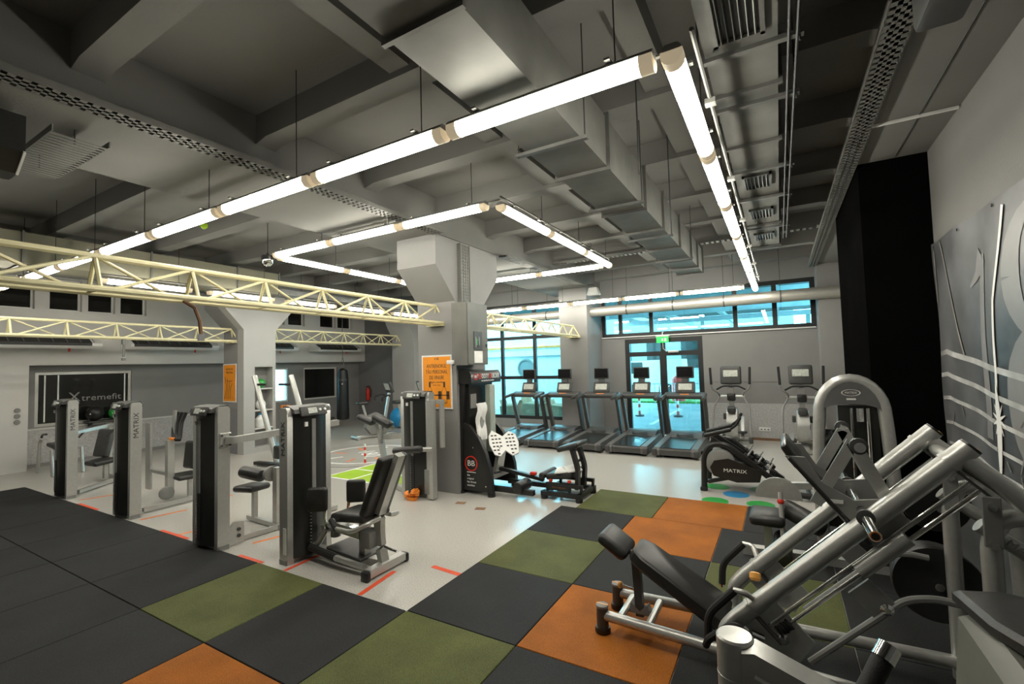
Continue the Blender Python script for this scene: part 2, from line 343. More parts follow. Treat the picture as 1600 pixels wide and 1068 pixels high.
window('window_12', 'small window, bright cyan from daylight, in the left wall behind the white pillar', 'x', x0-0.08, [6.12, 6.68], [0.93, 2.02], 0.05, 'glass', 0.1, 'wall_lt')
window('window_13', 'dark interior window beside the punching bag', 'x', x0-0.08, [7.25, 8.6], [0.93, 2.02], 0.05, 'darkglass', 0.1, 'wall_lt')
d2 = thing('door_2', 'dark doorway with pale frame at the left edge', kind='structure')
MB().b(xl-0.36, xl-0.30, -1.0, 0.16, 0, 1.98).build('leaf', 'darkglass', d2)
fr = MB().b(xl-0.05, xl+0.03, 0.08, 0.20, 0, 2.03); fr.b(xl-0.05, xl+0.03, -1.0, 0.08, 1.95, 2.03); fr.build('jamb', 'wall_lt', d2)

# ceiling -----------------------------------------------------------------
ceil = MB().b(-14, XR, YB, YF, H, H+0.2).build('ceiling', 'ceil', label='grey painted coffered concrete ceiling', kind='structure')
BZ, RZ = 3.9, 4.17
for a, b_ in ((-2.98, -1.62), (3.45, XR), (-9.5, -8.0)):
    MB().b(a, b_, YB, YF, BZ, H).build('main_beam', 'ceil', ceil)
bays = ((-1.62, 3.45), (-8.0, -2.98), (XL, -9.5))
ribY = [-5.55 + 1.35*k for k in range(12)]
for (a, b_) in bays:
    for yy in ribY:
        c = 0.10
        MB().prism([(a, H), (a, RZ-0.035), (a+0.16, RZ), (b_-0.16, RZ), (b_, RZ-0.035), (b_, H)], 'y', yy-c, yy+c).build('rib', 'ceil', ceil)
for xx in (0.25, 1.88):
    MB().b(xx-0.10, xx+0.10, YB, YF, RZ+0.05, H).build('rib', 'ceil', ceil)

# pillars -----------------------------------------------------------------
def pillar(name, label, x0, x1, y0, y1, m, hz=2.95, hd=0.45, kw=None):
    o = thing(name, label, kind='structure')
    MB().prism([(y0, 0), (y0, hz), (y0-hd, hz+0.5), (y0-hd, BZ), (y1+hd, BZ), (y1+hd, hz+0.5), (y1, hz), (y1, 0)], 'x', x0, x1).build('shaft', m, o)
    return o
pillar('wall_pillar_centre', 'grey concrete pillar with flared head carrying the near truss', -2.4, -1.64, 2.9, 3.7, 'wall')
p1 = thing('wall_pillar_left', 'pale pillar with built-in shelf niche and a small orange poster', kind='structure')
q = MB(); q.prism([(3.45, 0), (3.45, 2.95), (3.0, 3.45), (3.0, BZ), (4.7, BZ), (4.7, 3.45), (4.25, 2.95), (4.25, 0)], 'x', -9.15, -8.55); q.build('shaft', 'wall', p1)
q = MB()
q.b(-8.55, -8.30, 3.45, 3.72, 0, 2.95); q.b(-8.55, -8.30, 4.17, 4.25, 0, 2.95); q.b(-8.55, -8.30, 3.72, 4.17, 2.05, 2.95); q.b(-8.55, -8.30, 3.72, 4.17, 0, 0.12)
q.prism([(3.45, 2.95), (3.0, 3.45), (3.0, BZ), (4.7, BZ), (4.7, 3.45), (4.25, 2.95)], 'x', -8.55, -8.30)
q.build('niche_surround', 'wall_mid', p1)
for zz in (0.55, 0.98, 1.5): MB().b(-8.55, -8.29, 3.72, 4.17, zz, zz+0.03).build('shelf', 'wall_lt', p1)
MB().b(-9.16, -8.56, 3.44, 3.45, 0.0, 1.08).build('dado_panel', 'wall_dk', p1)
pillar('wall_pillar_far', 'far pillar behind the exercise bikes', -9.0, -8.0, 9.0, 9.6, 'wall_mid', hd=0.3)
pillar('wall_pillar_window', 'grey column between the tall window and the entrance', -2.4, -1.62, 8.5, 9.6, 'wall', hd=0.0)
MB().prism([(3.05, 0), (3.05, BZ), (5.2, BZ), (5.2, 0)], 'x', 3.45, XR).build('wall_pillar_black', 'black_wall', label='matte black painted wall block beside the banner', kind='structure')
MB().b(3.42, XR, 8.9, 9.6, 0, BZ).build('wall_pillar_corner', 'wall', label='grey corner column at the right end of the strip windows', kind='structure')

# ================================================================ OUTSIDE
MB().b(-30, 22, YF+0.25, 45, -0.2, -0.06).build('parking_lot', 'asphalt', label='pale wet asphalt parking lot outside the glass door', cat='pavement')
MB().b(-25, 20, 19.5, 22.5, -0.06, 0.02).build('grass_strip', 'grass', label='green grass strip beyond the parking lot', cat='grass')
for k in range(3): MB().b(-3.2+2.2*k, -3.08+2.2*k, 12.0, 17.0, -0.06, -0.055).build('parking_line', 'whiteline', label='white parking line on the asphalt, %s from the left' % ORD[k], cat='line marking', group='parking lines')
cp = thing('canopy', 'steel carport canopy over the parking lot outside the windows', 'canopy')
for k in range(12): MB().b(-14 if k < 2 else -3.8, 14, 10.4+1.25*k, 11.6+1.25*k, 4.05+0.03*k, 4.12+0.03*k).build('roof_sheet', 'canopy_dk', cp)  # left bays cut short so that open sky lights the annex wall
for k in range(12): MB().b(-12.1+2.1*k, -11.98+2.1*k, 10.4, 25.2 if -12.1+2.1*k > -4 else 13.0, 3.86, 4.05).build('rafter', 'steelout', cp)
for k in range(3): MB().b(-14 if k == 0 else -3.8, 14, 11.5+4*k, 11.62+4*k, 3.66, 3.86).build('purlin', 'steelout', cp)
for k in range(5): MB().b(-11.1+5*k, -10.9+5*k, 24.9, 25.1, -0.06, 4.1).build('post', 'steelout', cp)
M['carton'] = mat('light_cardboard', (0.55, 0.30, 0.17), 0.8, var=0.2, scale=4)
an = thing('annex_building', 'pale rendered building with round window outside the tall windows', 'building')
MB().b(-16, -4.6, 15.0, 19.0, -0.06, 3.6).build('wall', 'outwall', an)
MB().b(-16, -4.55, 14.93, 15.0, 2.62, 2.70).build('orange_band', 'orange', an)
MB().b(-16, -4.55, 14.93, 15.0, 2.24, 2.29).build('dark_band', 'midgrey', an)
MB().lathe([(0.42, 0), (0.42, 0.06), (0.36, 0.06), (0.36, 0.02), (0.001, 0.02)], 24, (-6.95, 15.0, 1.75), rotm(PI/2)).build('round_window', 'midgrey', an)
hs = thing('far_building', 'grey building far beyond the grass strip', 'building')
MB().b(-12, 3.5, 30, 36, -0.06, 5.0).build('wall', 'midgrey', hs)
for k in range(6): MB().b(-10+2.3*k, -8.8+2.3*k, 29.95, 30.0, 1.4, 3.2).build('window', 'darkglass', hs)
for k, (bx_, by_) in enumerate(((-1.84, 14.1), (-0.53, 14.25))):
    o = thing('bollard_post', 'red and white plastic bollard outside the %s door leaf' % ('left', 'right')[k], 'bollard', (bx_, by_, -0.06), group='bollards outside the door')
    MB().lathe([(0.16, 0), (0.16, 0.05), (0.06, 0.08)], 14).build('foot', 'black', o)
    for i in range(6): MB().lathe([(0.045, 0.08+0.12*i), (0.045, 0.20+0.12*i)], 12).build('band', ('red', 'white')[i % 2], o)
vn = thing('parked_van', 'pale parked van seen through the left door leaf', 'van', (-4.6, 24.5, -0.06))
MB().prism([(-0.9, 0.35), (-0.9, 1.1), (-0.6, 1.25), (-0.2, 2.0), (2.6, 2.05), (2.7, 0.35)], 'y', -0.9, 0.9).build('body', 'white', vn)
MB().prism([(-0.55, 1.28), (-0.2, 1.92), (0.5, 1.92), (0.5, 1.28)], 'y', -0.92, 0.92).build('window', 'darkglass', vn)
for xx in (-0.2, 1.9):
    for yy in (-0.9, 0.75): MB().lathe([(0.34, 0), (0.34, 0.18)], 16, (xx, yy+0.17, 0.34), rotm(PI/2)).build('wheel', 'black', vn)
tk = thing('red_tank', 'red cylinder standing outside by the right door leaf', 'tank', (-1.55, 20, 0.02))
MB().lathe([(0.30, 0), (0.30, 1.0), (0.2, 1.15), (0.05, 1.2)], 16).build('body', 'red', tk)
fc = thing('low_fence', 'low metal rail fence in front of the grass strip', 'fence')
for k in range(26): MB().tube([(-16+0.9*k, 19.4, -0.06), (-16+0.9*k, 19.4, 0.85)], 0.02, 6).build('post', 'steelout', fc)
for zz in (0.45, 0.85): MB().tube([(-16, 19.4, zz), (6.5, 19.4, zz)], 0.02, 6).build('rail', 'steelout', fc)
for k, (bx_, sc, an_) in enumerate(((-5.0, 0.66, 0.12), (-4.12, 0.74, -0.1), (-3.22, 0.68, 0.1), (-2.45, 0.52, 0.05))):
    o = thing('cardboard_box', 'crumpled brown cardboard box outside the tall window, %s from the left' % ORD[k], 'box', (bx_, 10.35, -0.06), an_, group='cardboard boxes outside')
    MB().rbox((0, 0, sc/2+0.045), (sc, sc*0.8, sc), 0.03, 1, rotm(0.05, 0.06*(k-1), 0)).build('carton', 'carton', o)
    for s_ in (-1, 1): MB().box((s_*sc*0.48, 0, sc+0.10), (sc*0.30, sc*0.78, 0.01), rotm(0, s_*-1.2, 0)).build('flap', 'carton', o)
# ================================================================ SERVICES UNDER THE CEILING
LL = 1.29
def lamp_proto():
    o = thing('tube_light', 'x', 'light')
    # lengthwise along local x, centred; z = 0 at the diffuser underside
    h = MB(); h.prism([(-0.048, 0.085), (-0.05, 0.078), (-0.04, 0.070), (0.04, 0.070), (0.05, 0.078), (0.048, 0.085), (0.03, 0.105), (-0.03, 0.105)], 'x', -LL/2, LL/2); h.build('housing', 'midgrey', o)
    d = MB(); prof = [(0.053*math.cos(a), 0.056 - 0.054*math.sin(a)) for a in [-0.30+(PI+0.60)*k/10 for k in range(11)]]
    d.prism(prof, 'x', -LL/2+0.07, LL/2-0.07); d.build('diffuser', 'lamp', o)
    for s in (-1, 1):
        c = MB(); c.prism([(p[0]*1.06, (p[1]-0.052)*1.06+0.052) for p in prof], 'x', s*(LL/2-0.07), s*LL/2); c.build('end_cap', 'cap', o)
        MB().box((s*0.42, 0, 0.11), (0.03, 0.14, 0.012)).build('clip', 'galv', o)
    return o
LP = None; WM = {}
def lamp(x, y, z, ax, label, group):
    global LP
    if LP is None: LP = lamp_proto(); o = LP
    else: o = copy_tree(LP)
    o.location = (x, y, z); o.rotation_euler = (0, 0, PI/2 if ax == 'y' else 0); o['label'] = label; o['group'] = group
    wx_ = x + (0.445 if ax == 'x' else 0); top = BZ if any(a-0.01 < wx_ < b_+0.01 for a, b_ in ((-2.98, -1.62), (3.45, XR), (-9.5, -8.0))) else H
    if (z, top) not in WM: WM[(z, top)] = MB().tube([(0.445, 0, 0.105), (0.445, 0, top-z)], 0.004, 5).mesh('suspension_wire', 'wire')
    part(WM[(z, top)], 'suspension_wire', o)
LZ = 3.40
def track(label, pts):
    o = thing('lighting_track', label, 'track'); MB().tube(pts, 0.012, 6, bend=0.05).build('conduit', 'galv', o)
    L = (Vector(pts[-1])-Vector(pts[0])).length; n = max(2, int(L/1.31)); a, b_ = Vector(pts[0]), Vector(pts[-1])
    for k in range(n):
        p = a.lerp(b_, (k+0.5)/n); MB().box((p.x, p.y, p.z-0.02), (0.06, 0.06, 0.03)).build('bracket', 'galv', o)
for k in range(9): lamp(2.20-0.66-1.335*k, -0.47, LZ, 'x', '%s lit tube light from the corner in the long row over the machines' % ORD[k], 'near row of tube lights')
track('thin conduit above the near row of tube lights', [(2.2, -0.38, LZ+0.13), (-9.8, -0.38, LZ+0.13)])
for k in range(7): lamp(2.27, -0.50+0.66+1.31*k, LZ, 'y', '%s lit tube light from the near corner in the row toward the door' % ORD[k], 'right row of tube lights')
track('thin conduit beside the row of tube lights leading to the door', [(2.37, -0.5, LZ+0.13), (2.37, 7.9, LZ+0.13)])
for k in range(6): lamp(2.05-0.62-1.33*k, 8.12, LZ, 'x', '%s lit tube light from the right in the row along the round duct' % ORD[k], 'window row of tube lights')
track('thin conduit above the tube lights along the windows', [(2.1, 8.21, LZ+0.13), (-6.5, 8.21, LZ+0.13)])
for k in range(5): lamp(-6.55, 0.85+1.58*k, LZ, 'y', '%s lit tube light from the left in the row seen through the near truss' % ORD[k], 'left row of tube lights')
track('thin conduit above the tube lights over the left aisle', [(-6.46, 0.1, LZ+0.13), (-6.46, 8.0, LZ+0.13)])
ZB = 3.68
for k in range(3):
    lamp(-0.10-0.66-1.31*k, 1.50, ZB, 'x', '%s lit tube light from the right on the near side of the light ring' % ORD[k], 'square ring of tube lights')
    lamp(0.0, 1.58+0.66+1.31*k, ZB, 'y', '%s lit tube light from the near corner, right side of the light ring' % ORD[k], 'square ring of tube lights')
    lamp(-4.10, 1.58+0.66+1.31*k, ZB, 'y', '%s lit tube light from the near corner, left side of the light ring' % ORD[k], 'square ring of tube lights')
for k in range(2): lamp(-0.1-0.66-1.31*k, 5.42, ZB, 'x', '%s lit tube light from the right on the far side of the light ring' % ORD[k], 'square ring of tube lights')
track('thin conduit above the near side of the square ring of lights', [(0.0, 1.59, ZB+0.13), (-3.95, 1.59, ZB+0.13)])
track('thin conduit above the right side of the square ring of lights', [(0.06, 1.5, ZB+0.13), (0.06, 5.3, ZB+0.13)])

# cable trays -------------------------------------------------------------
def tray(label, x0, x1, y0, y1, z, axis='y', step=0.07, side=0.05):
    o = thing('cable_tray', label, 'cable tray')
    if axis == 'y':
        for xx in (x0, x1): MB().b(xx-0.004, xx+0.004, y0, y1, z, z+side).build('side_rail', 'galv', o)
        mb = MB(); n = int((y1-y0)/step)
        for k in range(n): mb.b(x0, x1, y0+k*step, y0+k*step+step*0.55, z, z+0.004)
        for xx in (x0+(x1-x0)*0.33, x0+(x1-x0)*0.66): mb.b(xx-0.012, xx+0.012, y0, y1, z, z+0.003)
        mb.build('perforated_bed', 'galv', o, kind='stuff')
        for k in range(3): MB().tube([(x0+0.04+0.04*k, y0, z+0.025), (x0+0.05+0.04*k, y1, z+0.025)], 0.012, 6).build('cable', 'wire', o)
    else:
        for yy in (y0, y1): MB().b(x0, x1, yy-0.004, yy+0.004, z, z+side).build('side_rail', 'galv', o)
        mb = MB(); n = int((x1-x0)/step)
        for k in range(n): mb.b(x0+k*step, x0+k*step+step*0.55, y0, y1, z, z+0.004)
        mb.build('perforated_bed', 'galv', o, kind='stuff')
    return o
tray('long perforated cable tray on the edge of the main beam', -1.62, -1.44, YB, 2.4, 3.86)
tray('perforated cable tray continuing past the central pillar toward the windows', -1.62, -1.44, 4.2, 8.15, 3.86)
tray('dark perforated cable tray along the soffit edge on the right', 3.28, 3.43, YB, 9.0, 3.86)
tray('short perforated cable tray crossing under the ceiling near the windows', -1.4, 3.3, 6.3, 6.44, 4.09, 'x', 0.09)
t_ = tray('short perforated cable tray at the upper left corner', -3.1, -1.95, -1.60, -1.26, 3.78, 'x', 0.06)
for xx in (-2.9, -2.1): MB().tube([(xx, -1.43, 3.78), (xx, -1.43, BZ)], 0.006, 5).build('hanger_rod', 'wire', t_)
vt = thing('vertical_cable_tray', 'vertical perforated cable tray on the central pillar above the cabinet', 'cable tray')
for yy in (2.98, 3.22): MB().b(-1.64, -1.57, yy-0.004, yy+0.004, 2.9, 3.86).build('side_rail', 'galv', vt)
mb = MB()
for k in range(20):
    for j in range(4): mb.b(-1.578, -1.572, 2.99+0.058*j, 3.025+0.058*j, 2.9+0.048*k, 2.93+0.048*k)
mb.b(-1.60, -1.585, 2.98, 3.22, 2.9, 3.86); mb.build('perforated_face', 'galv', vt, kind='stuff')

# ducts -------------------------------------------------------------------
DM = 'galv'
def duct(name, label, x0, x1, z0, z1, ys, fl=0.03):
    o = thing(name, label, 'duct')
    for a, b_ in zip(ys[:-1], ys[1:]):
        MB().b(x0, x1, a+0.012, b_-0.012, z0, z1).build('duct_section', DM, o)
        for yy in (b_,):
            f_ = MB(); f_.b(x0-fl, x1+fl, yy-0.014, yy+0.014, z0-fl, z0); f_.b(x0-fl, x1+fl, yy-0.014, yy+0.014, z1, z1+fl); f_.b(x0-fl, x0, yy-0.014, yy+0.014, z0, z1); f_.b(x1, x1+fl, yy-0.014, yy+0.014, z0, z1)
            f_.build('flange', 'galv_dk', o)
    return o
cd = duct('rectangular_duct', 'galvanised rectangular ventilation duct running toward the windows', 1.02, 1.47, 3.60, 4.04, [-5.5, -4, -2.6, -1.15, 0.95, 2.2, 3.1, 4.2, 5.2, 5.9, 6.55])
for yy in (-2.7, 0.3, 1.9, 3.4, 5.0):
    MB().b(0.95, 1.54, yy-0.02, yy+0.02, 3.555, 3.58).build('hanger_rail', 'galv_dk', cd)
    for xx in (0.97, 1.52): MB().tube([(xx, yy, 3.55), (xx, yy, H)], 0.005, 5).build('hanger_rod', 'wire', cd)
rd = duct('grille_duct', 'galvanised supply duct with square grilles beside the right lights', 2.36, 2.74, 3.74, 4.02, [-5.5, -3.2, -1.2, 0.6, 1.5, 3.0, 4.2, 5.6], 0.025)
for yy, ln in ((-0.35, 0.75), (2.45, 0.4), (3.65, 0.4), (4.9, 0.4), (-2.0, 0.75)):
    g = MB(); a, b_, c, d = 2.42, 2.68, yy-ln/2, yy+ln/2
    g.b(a, b_, c, c+0.025, 3.715, 3.74); g.b(a, b_, d-0.025, d, 3.715, 3.74); g.b(a, a+0.025, c, d, 3.715, 3.74); g.b(b_-0.025, b_, c, d, 3.715, 3.74)
    gr = g.build('grille', 'galv_dk', rd); MB().b(a+0.02, b_-0.02, c+0.02, d-0.02, 3.735, 3.739).build('grille_back', 'black', gr)
    for k in range(6): MB().box((a+0.045+0.034*k, yy, 3.722), (0.006, ln-0.05, 0.016), rotm(0, 0.5, 0)).build('grille_slat', 'galv_dk', gr)
for yy in (0.1, 0.75, 2.05, 2.95, 4.3):
    MB().b(2.315, 2.86, yy-0.02, yy+0.02, 3.69, 3.715).build('hanger_rail', 'galv_dk', rd)
    for xx in (2.325, 2.84): MB().tube([(xx, yy, 3.66), (xx, yy, H)], 0.006, 5).build('hanger_rod', 'wire', rd)
for xx in (2.79, 2.83): MB().tube([(xx, -3, 3.69), (xx, 5.0, 3.69)], 0.009, 6).build('conduit', 'wire', rd)
DM = 'duct_beige'
duct('left_duct', 'olive beige rectangular duct behind the near truss on the left', -7.5, -6.85, 3.62, 4.08, [-5.5, -3.8, -2.2, -0.6, 1.0, 2.5, 3.4], 0.02)
ah = thing('air_handler', 'grey ventilation unit box hanging behind the left duct', 'ventilation unit')
MB().rbox((-8.3, 3.2, 3.95), (0.55, 0.9, 0.36), 0.05, 2).build('casing', 'duct_beige', ah)
MB().rbox((-8.3, 3.2, 3.76), (0.60, 0.95, 0.03), 0.005, 1).build('base_frame', 'galv_dk', ah)
for yy in (2.8, 3.6):
    for xx in (-8.55, -8.05): MB().tube([(xx, yy, 3.76), (xx, yy, H)], 0.006, 5).build('hanger_rod', 'wire', ah)
dd = thing('dark_duct', 'dark flat duct continuing behind the near truss toward the far pillar', 'duct')
MB().b(-7.45, -6.95, 3.45, 9.4, 3.66, 3.78).build('casing', 'galv_dk', dd)
for yy in (4.2, 5.9, 7.6): MB().tube([(-7.2, yy, 3.78), (-7.2, yy, H)], 0.006, 5).build('hanger_rod', 'wire', dd)
rdct = thing('round_duct', 'silver spiral round duct in front of the strip windows', 'duct')
for k in range(9):
    a, b_ = -6.3+1.13*k, -6.3+1.13*(k+1)
    mb = MB(); n = 14; mb.lathe([(0.128+0.005*(i % 2), (b_-a)*i/(2*n)) for i in range(2*n+1)], 18, (a, 8.85, 3.27), rotm(0, PI/2, 0)); mb.build('spiral_section', 'spiral', rdct)
    MB().lathe([(0.140, -0.015), (0.140, 0.015)], 18, (b_, 8.85, 3.27), rotm(0, PI/2, 0)).build('collar', 'galv_dk', rdct)
    MB().tube([(b_, 8.85, 3.40), (b_, 8.85, 4.4)], 0.005, 5).build('hanger_wire', 'wire', rdct)

# trusses -----------------------------------------------------------------
def truss(label, x, ya, yb, zt, zb, pitch, r=0.026, hw=0.12, off=0.0):
    o = thing('lattice_truss', label, 'truss')
    MB().tube([(x, ya, zt), (x, yb-pitch*0.15, zt)], r, 8).build('top_chord', 'cream', o)
    for s in (-1, 1): MB().tube([(x+s*hw, ya, zb), (x+s*hw, yb, zb)], r, 8).build('bottom_chord', 'cream', o)
    ys = []; yy = yb - pitch*0.15
    while yy > ya: ys.append(yy); yy -= pitch
    for i, yy in enumerate(ys):
        for s in (-1, 1):
            e = yb if i == 0 else yy
            MB().tube([(x, yy, zt), (x+s*hw, e, zb)], r*0.62, 6).build('strut', 'cream', o)
            if i+1 < len(ys):
                if s > 0: MB().tube([(x, yy, zt), (x+s*hw, ys[i+1]+0.06, zb)], r*0.55, 6).build('diagonal', 'cream', o)
                else: MB().tube([(x, ys[i+1], zt), (x+s*hw, yy-0.06, zb)], r*0.55, 6).build('diagonal', 'cream', o)
        MB().tube([(x-hw, yy, zb), (x+hw, yy, zb)], r*0.5, 6).build('cross_bar', 'cream', o)
    MB().box((x, yb-0.06, zb-0.035), (hw*2+0.06, 0.22, 0.012)).build('end_plate', 'cream', o)
    return o
truss('cream lattice truss nearest the camera resting on the central pillar', -2.0, -4.2, 2.98, 2.89, 2.615, 0.70)
truss('cream lattice truss at the far left ending at the pale pillar', -8.72, -3.5, 3.5, 2.97, 2.68, 0.74)
truss('cream lattice truss between the pale pillar and the far pillar', -8.72, 4.3, 9.05, 3.03, 2.72, 0.74)
truss('cream lattice truss between the central pillar and the window column', -1.95, 3.72, 8.46, 2.89, 2.63, 0.66)
# strap hanging from near truss, hook on far truss
st = thing('hanging_strap', 'worn brown strap hanging from the near truss', 'strap')
MB().tube([(-1.99, -0.70, 2.60), (-1.96, -0.62, 2.54), (-1.97, -0.57, 2.42), (-1.97, -0.56, 2.30)], 0.016, 6).build('strap', 'wood', st)
MB().box((-1.97, -0.56, 2.27), (0.02, 0.05, 0.06)).build('buckle', 'chrome', st)
hk = thing('hanging_hook', 'steel chain hook hanging from the far left truss', 'hook')
MB().box((-8.60, 1.25, 2.60), (0.06, 0.06, 0.10)).build('clamp', 'galv', hk)
MB().tube([(-8.60, 1.25, 2.56), (-8.60, 1.25, 2.30)], 0.022, 6).build('link', 'galv', hk)
MB().lathe([(0.04, 0), (0.04, 0.05)], 8, (-8.60, 1.25, 2.23)).build('ring', 'galv', hk)

# dome camera, smoke detector, flood light, speaker ------------------------
dc = thing('dome_camera', 'small black dome security camera by the square ring of lights', 'camera', (-4.15, 1.45, 3.64))
MB().lathe([(0.09, 0.02), (0.09, 0.09), (0.03, 0.11), (0.005, 0.14), (0.005, 0.78)], 16).build('mount', 'black', dc)
MB().lathe([(0.001, -0.075), (0.045, -0.06), (0.075, -0.02), (0.08, 0.02)], 16).build('dome', 'chrome', dc)
sp = thing('ceiling_speaker', 'black box speaker at the upper left edge', 'speaker', (-2.06, -1.95, 3.42))
MB().prism([(-0.2, 0.0), (-0.2, 0.38), (0.16, 0.38), (0.16, 0.12), (0.0, 0.0)], 'y', -0.2, 0.2).build('cabinet', 'black', sp)
for yy in (-0.195, 0.195): MB().rect([(0.0, yy, -0.004), (0.165, yy, 0.118)], 0.02, 0.014, (0, 1, 0)).build('front_trim', 'white', sp)
MB().b(-0.03, 0.03, -0.03, 0.03, 0.38, 0.48).build('mounting_bracket', 'black', sp)
fl_ = thing('flood_lamp', 'white wedge shaped lamp under the beam near the windows', 'lamp', (-1.33, 8.28, 3.72))
MB().prism([(-0.16, -0.08), (0.16, -0.08), (0.10, 0.10), (-0.10, 0.10)], 'y', -0.08, 0.08).build('housing', 'white', fl_); MB().rect([(0, 0, 0.18), (-0.32, 0, 0.18)], 0.04, 0.03).build('arm', 'galv', fl_)
MB().b(-0.02, 0.02, -0.02, 0.02, 0.10, 0.19).build('bracket', 'galv', fl_)
bl = thing('ceiling_box', 'dark grey box unit under the soffit at the upper right', 'box unit', (3.46, 0.05, 3.76))
MB().rbox((0, -0.25, 0), (0.20, 1.1, 0.26), 0.03, 2).build('casing', 'dkgrey', bl)
MB().tube([(3.42, 2.1, 3.89), (3.99, 2.1, 3.89)], 0.016, 6).build('soffit_conduit', 'white', label='pale conduit crossing the soffit near the banner', cat='conduit')
MB().tube([(3.75, YB, 3.896), (3.75, 3.0, 3.896)], 0.0035, 5).build('soffit_cable', 'wire', label='thin black cable running along the soffit', cat='cable')
for k, (xx, yy) in enumerate(((0.95, 0.2), (-4.9, 0.9))):
    o = thing(('warning_tag', 'ceiling_sensor')[k], ('small red tag hanging under a ceiling rib beside the duct', 'small yellow sensor under the left ceiling bay')[k], 'sensor', (xx-0.35*(k == 0), yy-0.6*(k == 0), RZ+0.04))
    MB().lathe([(0.02, -0.06), (0.05, -0.03), (0.05, 0.02)], 12).build('body', ('red', 'lime')[k], o)
# vertical suspension rods that are not part of a lamp
for k, (xx, yy, zz) in enumerate(((1.75, 0.9, 3.62), (1.72, 2.3, 3.62))):
    MB().tube([(xx, yy, 2.95+0.5), (xx, yy, H)], 0.006, 5).build('threaded_rod', 'wire', label='bare threaded rod hanging between duct and right lights, %s one' % ('nearer', 'farther')[k], cat='rod')
# ================================================================ MACHINES
def xf(mb, mtx):
    mb.v = [tuple(mtx @ Vector(v)) for v in mb.v]; return mb
def bar(o, name, m, pts, r, bend=None, n=10): return MB().tube(pts, r, n, bend=bend).build(name, m, o)
def beam(o, name, m, pts, wd, ht, bend=None, up=(0,0,1)): return MB().rect(pts, wd, ht, up, bend).build(name, m, o)
def pad(o, name, c, d, rot=None, r=0.03, m='vinyl'): return MB().rbox(c, d, r, 3, rot).build(name, m, o)
def roller(o, p0, p1, r, m='vinyl', name='roller_pad'):
    p0, p1 = Vector(p0), Vector(p1); d = (p1-p0); L = d.length
    q = d.to_track_quat('Z', 'Y').to_matrix()
    return MB().lathe([(r*0.6, 0), (r*0.93, 0.012), (r, 0.035), (r, L-0.035), (r*0.93, L-0.012), (r*0.6, L)], 16, p0, q).build(name, m, o)
def weight_tower(o, T, L=0.52, D=0.13, Ht=1.56, plate_text=None, knob=True):
    """T maps tower space (x along the width, front face toward -y) into the machine's space"""
    B = lambda mb, n, m, **k: xf(mb, T).build(n, m, o, **k)
    for a in (0, L-0.07): 
        mb = MB(); mb.prism([(0, 0), (0, Ht-0.03), (0.02, Ht), (D-0.02, Ht), (D, Ht-0.03), (D, 0)], 'x', a, a+0.07); B(mb, 'side_plate', 'silver')
    n = 9
    for s, nm in ((-1, 'front_shroud'), (1, 'rear_shroud')):
        base = 0.015 if s < 0 else D-0.015
        pl = [(0.06 + (L-0.12)*i/n, base + s*(0.075*math.sin(PI*(0.06+0.88*i/n)))) for i in range(n+1)]
        pl += [(L-0.06, D/2), (0.06, D/2)]
        B(MB().prism(pl, 'z', 0.05, Ht-0.06), nm, 'plastic')
    cap = MB(); cap.prism([(-0.06, Ht-0.06), (-0.045, Ht-0.02), (D*0.3, Ht+0.012), (D, Ht+0.014), (D+0.03, Ht-0.06)], 'x', 0.045, L-0.045); B(cap, 'top_cap', 'dkgrey')
    R = rotm(-0.35, 0, 0)
    d = MB(); d.rbox((L/2, -0.060, Ht-0.045), (L*0.60, 0.03, 0.105), 0.012, 2, R); c = B(d, 'console', 'dkgrey')
    d = MB(); d.box((L*0.46, -0.077, Ht-0.040), (L*0.20, 0.006, 0.06), R); B(d, 'display', 'screen')
    for k in range(2): B(MB().lathe([(0.016, 0), (0.014, 0.012)], 10, (L*0.63+0.06*k, -0.074, Ht-0.04), rotm(PI/2-0.35)), 'button', 'white')
    B(MB().b(L/2-0.022, L/2+0.022, -0.068, -0.05, 0.62, Ht-0.13), 'window_strip', 'midgrey')
    B(MB().b(L/2-0.03, L/2+0.03, -0.066, -0.05, 0.10, 0.61), 'pin_slot', 'black')
    sc = MB()
    for k in range(14): sc.b(L/2-0.045, L/2-0.033, -0.069, -0.055, 0.13+0.033*k, 0.142+0.033*k)
    B(sc, 'weight_scale', 'midgrey', kind='stuff')
    if knob: B(MB().lathe([(0.012, 0), (0.012, 0.02), (0.02, 0.025), (0.02, 0.045), (0.001, 0.05)], 12, (L/2, -0.066, 0.50), rotm(PI/2)), 'selector_pin', 'knob')
    B(MB().b(L*0.30, L*0.30+0.035, -0.068, -0.05, Ht-0.20, Ht-0.155), 'sticker', 'white')
    B(MB().b(-0.01, L+0.01, 0.01, D-0.01, 0, 0.05), 'foot_rail', 'midgrey')
    if plate_text:
        if plate_text == 'right': loc, rot = T @ Vector((L+0.002, D*0.5, 1.25)), (PI/2, -PI/2, PI/2)
        else: loc, rot = T @ Vector((-0.002, D*0.5, 1.25)), (PI/2, -PI/2, PI/2 - PI + T.to_euler().z)
        text('lettering', 'MATRIX', 0.085, 'dkgrey', o, loc, rot, 0.0015, width=0.34, label='dark vertical lettering')
def TX(x, y, z=0, rz=0): return Matrix.Translation((x, y, z)) @ Matrix.Rotation(rz, 4, 'Z')

